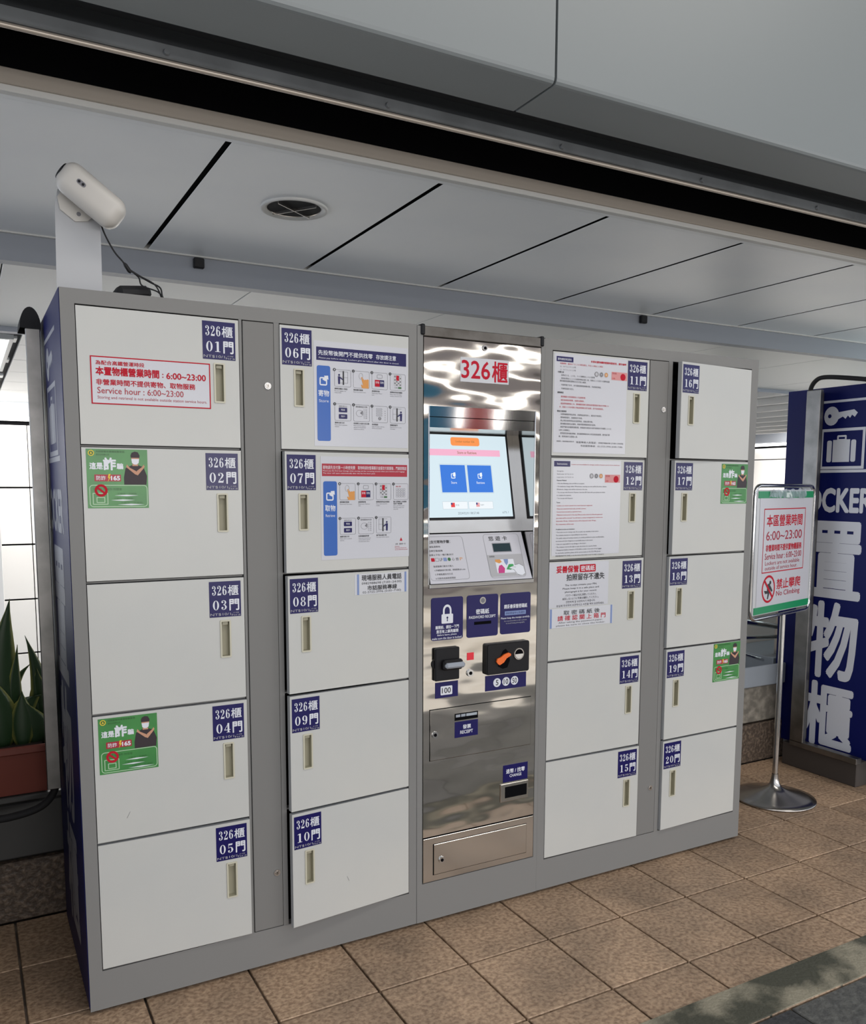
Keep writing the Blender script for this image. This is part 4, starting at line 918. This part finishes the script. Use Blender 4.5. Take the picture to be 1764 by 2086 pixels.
h = MB().bbox(1.0765, 1.449, -.0072, -.0044, .1675, .272, STEEL2, .0012).build('hatch', k)
MB().cyl((1.105, -.007, .215), (0, -1, 0), .0115, .011, .005, CHROME, 18).cyl((1.105, -.012, .215), (0, -1, 0), .0055, .0055, .001, GAP, 12).build('cam_lock', h)

# ---------------------------------------------------------------- camera on its bracket, cable
ct = thing('security_camera', (.055, .05, 1.95), 'white box security camera on a flat bracket on top of the left cabinet', 'camera')
s = MB(); s.M = Matrix.Translation((0, .05, 0)) @ FRONT; P = [(.0, 1.95), (.110, 1.95), (.1115, 2.13), (.10, 2.17), (.035, 2.205), (.012, 2.20), (.004, 2.16)]
s.plate(P, 0, .003, BRACK); s.box(0, .11, 1.95, 1.953, -.04, .003, BRACK); s.build('bracket', ct)
s = MB(); s.M = Matrix.Translation((.05, .05, 2.16)) @ FRONT; s.plate([(-.04, .02), (-.035, -.01), (0, -.035), (.03, -.03), (.05, -.01), (.03, .03), (-.02, .05)], .003, .009, CAMW); s.disc(.009, -.016, .0055, .0095, GREYP2, 12); s.build('hinge_plate', ct)
import bmesh
bm = bmesh.new(); bmesh.ops.create_cube(bm, size=1); bmesh.ops.scale(bm, vec=(.172, .078, .082), verts=bm.verts)
bmesh.ops.bevel(bm, geom=bm.edges[:], offset=.030, segments=6, profile=.5, affect='EDGES')
me = bpy.data.meshes.new('camera_body'); 
for f in bm.faces: f.smooth = True
bm.to_mesh(me); bm.free(); me.materials.append(CAMW)
cb = bpy.data.objects.new('camera_body', me); sc.collection.objects.link(cb); cb.parent = ct; ORIG[cb.name] = Vector((.086, .000, 2.180))
cb.location = ORIG[cb.name]-ORIG[ct.name]; cb.rotation_euler = (math.radians(8), math.radians(38), math.radians(-8))
s = MB(); s.M = plane((0, 0, 0), (1, 0, 0), (0, 0, 1))
s.plate(s.rrect_pts(-.040, .000, -.016, .011, .0054), .0385, .0400, GREYP2); s.disc(-.034, .0055, .0035, .0405, BLACK, 10); s.disc(-.023, .0055, .0035, .0405, BLACK, 10)
o = s.build('status_window', None, origin=(0, 0, 0)); o.parent = cb; o.location = (0, 0, 0)
s = MB().cyl((-.0775, 0, 0), (-1, 0, 0), .024, .022, .010, BLACK, 20); o = s.build('lens_cap', None, origin=(0, 0, 0)); o.parent = cb; o.location = (0, 0, 0)
cab = thing('power_cable', (.2, .08, 1.95), 'thin black cable with ferrite hanging from the camera to the cabinet top', 'cable')
MB().tube(smooth_curve([(.112, .045, 2.128), (.124, .05, 2.10), (.145, .055, 2.065), (.165, .06, 2.045), (.178, .06, 2.028), (.20, .06, 2.015), (.235, .065, 2.000), (.258, .05, 1.985), (.262, .045, 1.962), (.27, .045, 1.953)]), .0022, RUBBER, 8).build('wire', cab)
MB().tube(smooth_curve([(.178, .06, 2.028), (.205, .065, 2.010), (.215, .07, 1.990), (.252, .055, 1.975), (.268, .05, 1.955)]), .002, RUBBER, 8).tube(smooth_curve([(.178, .06, 2.028), (.21, .062, 2.012), (.246, .055, 1.992), (.262, .05, 1.957)]), .002, RUBBER, 8).build('loop', cab)
MB().tube([(.168, .0595, 2.041), (.172, .06, 2.036), (.182, .061, 2.022), (.186, .0615, 2.018)], [.003, .0055, .0055, .003], BLACK, 10).build('ferrite', cab)
o = MB(Matrix.Translation((.205, .10, 1.9505)) @ Matrix.Rotation(math.radians(-8), 4, 'Y') @ Matrix.Rotation(.2, 4, 'Z')).bbox(-.055, .04, -.022, .03, .0, .036, RUBBER, .012).build('power_adapter', origin=(.2, .1, 1.95)); tag(o, 'black power adapter block lying on top of the left cabinet', 'adapter')
o.location.z += .006

# ---------------------------------------------------------------- sign stand
u_ = Vector((.9713, .2383, 0)); b0 = Vector((3.0759, .2520, 0))-u_*.033
st = thing('sign_stand', tuple(b0), 'chrome pole sign stand with service hours notice on a round base', 'sign')
MB().lathe([(.0, 0), (.182, 0), (.186, .004), (.184, .009), (.15, .018), (.10, .030), (.06, .043), (.032, .058), (.022, .075), (.016, .10), (.0145, .12)], tuple(b0), CHROMED, 56).build('base', st)
MB().cyl((b0.x, b0.y, .10), (0, 0, 1), .0125, .0125, .775, CHROME, 24).build('pole', st)
MP = plane((b0.x, b0.y, 0), u_, (0, 0, 1))
P = MB().rrect_pts(-.318, .878, .262, 1.462, .045, 6)
MB(MP).tube([(p[0], p[1], 0) for p in P], .0085, CHROME, 10, True).build('frame_tube', st)
s = MB(MP); s.plate([(-.302, .895), (.246, .895), (.246, 1.444), (-.302, 1.444)], -.004, .004, mat('clear_edge_board', (.55, .56, .58), .2)); s.build('backing_board', st)
s = MB(MP); GR = mat('signal_green', (.006, .25, .095), .35)
s.plate([(-.293, .899), (.242, .899), (.242, .930), (-.293, .930)], .004, .0065, GR); s.build('clip_strip', st); s = MB(MP); s.plate([(-.293, 1.408), (.242, 1.408), (.242, 1.438), (-.293, 1.438)], .004, .0065, GR); s.build('clip_strip', st)
s = MB(MP); s.rect(-.275, .93, .232, 1.408, .0050, PAPER); a = .0056
s.rframe(-.235, 1.078, .170, 1.362, .003, .0045, a, RED)
s.text('本區營業時間', -.207, 1.283, .140, 1.334, a, RED, .015); s.text('6:00~23:00', -.207, 1.222, .140, 1.262, a, CRIM, .005); s.text('非營業時間不提供置物櫃服務', -.207, 1.173, .143, 1.202, a, RED, .02)
s.text('Service hour : 6:00~23:00', -.212, 1.137, .145, 1.165, a, CRIM, .008); s.text('Lockers are not available', -.207, 1.112, .128, 1.130, a, CRIM); s.text('outside of service hour.', -.207, 1.090, .108, 1.107, a, CRIM)
s.ring(-.165, 1.005, .062, .052, a, RED, 32); s.disc(-.150, 1.033, .009, a, BLACKP, 12); s.poly([(-.175, 1.027), (-.160, 1.030), (-.140, 1.012), (-.125, .995), (-.135, .990), (-.152, 1.003), (-.155, .985), (-.165, .960), (-.175, .960), (-.170, .985), (-.195, .985), (-.205, 1.0), (-.178, .997)][::-1], a, BLACKP); s.line([(-.205, 1.045), (-.125, .965)], .011, a+.0006, RED)
s.text('禁止攀爬', -.088, .998, .150, 1.044, a, RED, .015); s.text('No Climbing', -.088, .960, .146, .990, a, CRIM, .006)
s.build('notice_sheet', st, label='white sheet with red service hours text and no climbing symbol')
s = MB(MP)
random.seed(3)
P = []; n = 26
for i in range(n+1):
    for j in range(3): P.append((-.20+.36*i/n, 1.445-.018*j+random.uniform(-.006, .006), .009+random.uniform(-.003, .005)))
s.add(P, [(i*3+j, i*3+j+1, (i+1)*3+j+1, (i+1)*3+j) for i in range(n) for j in range(2)], mat('crinkled_clear_tape', (.45, .52, .60), .12, spec=.9, alpha=.5))
s.build('tape', st)

# ---------------------------------------------------------------- far locker seen side-on, steel guard frames
fc = thing('sign_locker', (4.1, .39, 0), 'navy blue locker bank side with key suitcase and large locker lettering at the right', 'locker')
MB().box(3.603, 4.7, .06, .72, .15, 1.953, GREY).box(3.62, 4.7, .08, .70, 0, .15, TRAY).build('cabinet_body', fc)
s = MB(plane((3.603, .39, 0), (0, -1, 0), (0, 0, 1))); s.plate([(-.33, .10), (.33, .10), (.33, 1.953), (-.33, 1.953)], 0, .003, NAVYP); side_graphic(s, 0, .0036, 1.953); s.build('side_panel', fc)
gf = thing('steel_guard_frame', (3.5, .33, 0), 'dark stainless guard frame standing against the navy locker side', 'frame')
MB().bbox(3.49, 3.515, .445, .525, .14, 1.935, STEELB, .003).build('post', gf)
MB().bbox(3.515, 3.594, .50, .545, .14, 1.93, mat('dark_steel_channel', (.13, .12, .115), .4, .8), .003).build('post_return', gf)
MB().bbox(3.49, 3.53, .14, .525, .118, .148, STEELB, .002).build('bottom_rail', gf)
MB().bbox(3.51, 3.594, .15, .58, .0, .119, mat('dark_kickplate', (.07, .06, .055), .5, .3), .003).build('kickplate', gf)
o = MB().tube(smooth_curve([(3.54, .54, 1.90), (3.54, .54, 1.95), (3.54, .515, 1.985), (3.54, .47, 1.998), (3.54, .36, 1.985), (3.55, .20, 1.955), (3.57, .12, 1.92)]), .011, RUBBER, 12).build('rubber_hoop', gf)
gl = thing('steel_guard_frame', (-.03, .5, 0), 'dull stainless guard post hanging beside the left cabinet above the planter', 'frame')
MB().bbox(-.052, -.012, .448, .462, .508, 1.915, STEELB, .002).bbox(-.018, -.014, .462, .60, .508, 1.915, RUBBER, .001).build('post', gl)  # black return plate added so the side panel reflects dark
b = MB(); n = 14; P = []
for y in (.452, .57):
    P += [(-.037+.029*math.cos(PI*i/n), y, 1.9155+.062*math.sin(PI*i/n)) for i in range(n+1)]
b.add(P, [tuple(range(n, -1, -1)), tuple(range(n+1, 2*n+2))]+[(i, i+1, n+2+i, n+1+i) for i in range(n)], RUBBER); b.build('rubber_cap', gl, fix=True)
MB().tube(smooth_curve([(-.025, .50, .55), (-.025, .50, .50), (-.042, .505, .462), (-.075, .51, .435), (-.13, .515, .42), (-.20, .52, .415), (-.32, .52, .43), (-.42, .52, .50)]), .012, RUBBER, 12).build('rubber_hoop', gl)

# ---------------------------------------------------------------- planter wall behind, planter, snake plant, rails
pw = MB().box(-3, 3.6, .70, 1.1, 0, .40, SLAB).build('wall_planter', kind='structure')
x = -3.0; i = 0
while x < 3.5:
    MB().bbox(x+.003, x+.897, .665, .70, .0, .205, GRAN, .004).build('granite_block', pw)
    MB().bbox(x+.003, x+.897, .675, .70, .212, .405, STONE if x > 2 else SLAB, .006).build('stone_block', pw); x += .9
MB().bbox(-3, 2.6, .655, 1.12, .412, .432, SLAB, .004).build('coping', pw)
MB().bbox(2.6, 3.595, .65, .665, .412, .52, TRAY, .003).bbox(2.6, 3.595, .665, 1.12, .405, .44, TRAY, .003).bbox(3.595, 4.7, .735, 1.12, .405, .53, TRAY, .003).build('metal_tray', pw)
hr = thing('handrail', (3.2, .9, .43), 'silver handrail bars behind the sign stand', 'railing')
for (a_, b_, r) in (((2.5, .80, .895), (4.2, .80, .60), .015), ((2.5, .80, .70), (4.2, .80, .60), .011), ((2.5, .80, .84), (3.75, .80, .46), .008)): MB().tube([a_, b_], r, CHROME, 12).build('rail', hr)
MB().bbox(3.70, 3.73, .78, .82, .52, .80, CHROMED, .003).build('post', hr)
MB().bbox(2.0, 5.4, 1.125, 1.16, -1.7, .90, BEIGEW, .005).build('wall_cladding', kind='structure')
pl = thing('potted_snake_plant', (-.5, .80, .432), 'snake plants with yellow edged leaves in a reddish brown planter box left of the lockers', 'plant')
b = MB(); a_ = [(-1.1, .67, .435), (-.035, .67, .435), (-.035, .98, .435), (-1.1, .98, .435), (-1.12, .655, .585), (-.02, .655, .585), (-.02, .99, .585), (-1.12, .99, .585)]
b.add(a_, [(0, 1, 5, 4), (1, 2, 6, 5), (2, 3, 7, 6), (3, 0, 4, 7), (3, 2, 1, 0)], POT); b.bbox(-1.13, -.015, .645, .665, .575, .600, POT, .004).bbox(-1.13, -.015, .98, 1.0, .575, .600, POT, .004).bbox(-.03, -.01, .645, 1.0, .575, .60, POT, .004)
b.build('planter_body', pl); MB().box(-1.1, -.04, .67, .98, .44, .575, SOIL).build('soil', pl)
sn = pl
def leaf(base, tip, wd, lean=(0, 0, 0), fold=.2, facing=0.0):
    B = Vector(base); T = Vector(tip); N = 12; P = []; U = []; s = MB()
    side = Vector((math.cos(facing), math.sin(facing), 0)); nor = Vector((-math.sin(facing), math.cos(facing), 0))
    for i in range(N+1):
        t = i/N; c = B.lerp(T, t)+Vector(lean)*math.sin(PI*t)
        wv = 1.5*wd*(.45+.75*math.sin(PI*min(t*1.05, 1)**.9))*(1-t**5) if t < 1 else 0.0006
        for j in range(5):
            q = (j-2)/2; P.append(tuple(c+side*wv*q+nor*(fold*wv*(q*q)))); U.append((.5+q/2, t))
    s.v = P; s.mats = [LEAF]; s.uv = U
    for i in range(N):
        for j in range(4): s.f.append((i*5+j, i*5+j+1, (i+1)*5+j+1, (i+1)*5+j)); s.m.append(0); s.sm.append(True)
    o = s.build('leaf', sn)
    md = o.modifiers.new('thick', 'SOLIDIFY'); md.thickness = .003
for args in (((-.155, .80, .56), (-.117, .79, 1.075), .030, (-.020, 0, 0), .25, .1), ((-.165, .84, .56), (-.21, .83, .96), .03, (0, 0, 0), .25, -.2), ((-.10, .82, .56), (-.100, .80, .915), .016, (-.012, 0, 0), .3, .5),
             ((-.12, .84, .56), (-.132, .83, .90), .018, (-.004, 0, 0), .3, -.3), ((-.065, .82, .56), (-.076, .80, .945), .017, (.035, 0, 0), .25, .2), ((-.12, .78, .58), (-.035, .78, .735), .022, (-.006, 0, .055), .25, .1),
             ((-.10, .77, .56), (-.095, .77, .76), .022, (.0, 0, 0), .25, .0), ((-.055, .78, .56), (-.085, .77, .72), .028, (.012, 0, 0), .25, .1), ((-.03, .82, .56), (-.045, .80, .83), .024, (.0, 0, 0), .25, -.3),
             ((-.16, .77, .56), (-.20, .76, .84), .028, (.02, 0, 0), .25, .2), ((-.05, .86, .56), (-.02, .86, .85), .02, (0, 0, 0), .25, .3), ((-.14, .86, .56), (-.055, .85, .84), .012, (-.02, 0, .05), .3, .2),
             ((-.2, .82, .56), (-.16, .82, .80), .03, (0, 0, 0), .25, -.1), ((-.26, .80, .56), (-.27, .8, 1.0), .03, (0, 0, 0), .2, .3), ((-.36, .80, .56), (-.33, .8, .92), .03, (0, 0, 0), .2, -.3), ((-.5, .82, .56), (-.52, .8, 1.0), .03, (0, 0, 0), .2, .1)):
    leaf(*args)

# ---------------------------------------------------------------- surroundings behind and beside the camera with added reflection cards and a shading block
MB().box(-10, 18, -13.2, -13.0, -.1, 6.0, OPPO).build('wall_opposite', kind='structure')
MB().box(-10, 18, -4.5, -.36, 4.4, 4.55, FASC).build('ceiling_canopy', kind='structure')
MB().bbox(-1.3, -.265, -.22, .62, -.01, 1.28, mat('dark_stone_column', (.16, .15, .14), .5), .01).build('wall_left', kind='structure')  # unseen block added to shade the floor left of the lockers
for (xa, xb, m_, nm) in ((2.55, 3.62, BLUEB, 'blue'), (3.66, 4.02, REDB, 'red'), (4.08, 4.60, BLACK, 'black')):  # unseen sheets added so the kiosk steel mirrors blue, red and black
    t = thing('hanging_banner', ((xa+xb)/2, -4.2, 1.2), 'plain %s banner card added behind the viewer for the kiosk steel to mirror' % nm, 'banner')
    MB().bbox(xa, xb, -4.21, -4.19, 1.20, 2.12, m_, .003).build('banner_cloth', t)
    for x in (xa+.05, xb-.05): MB().cyl((x, -4.2, 2.11), (0, 0, 1), .004, .004, 2.30, CHROMED, 6).build('cord', t)
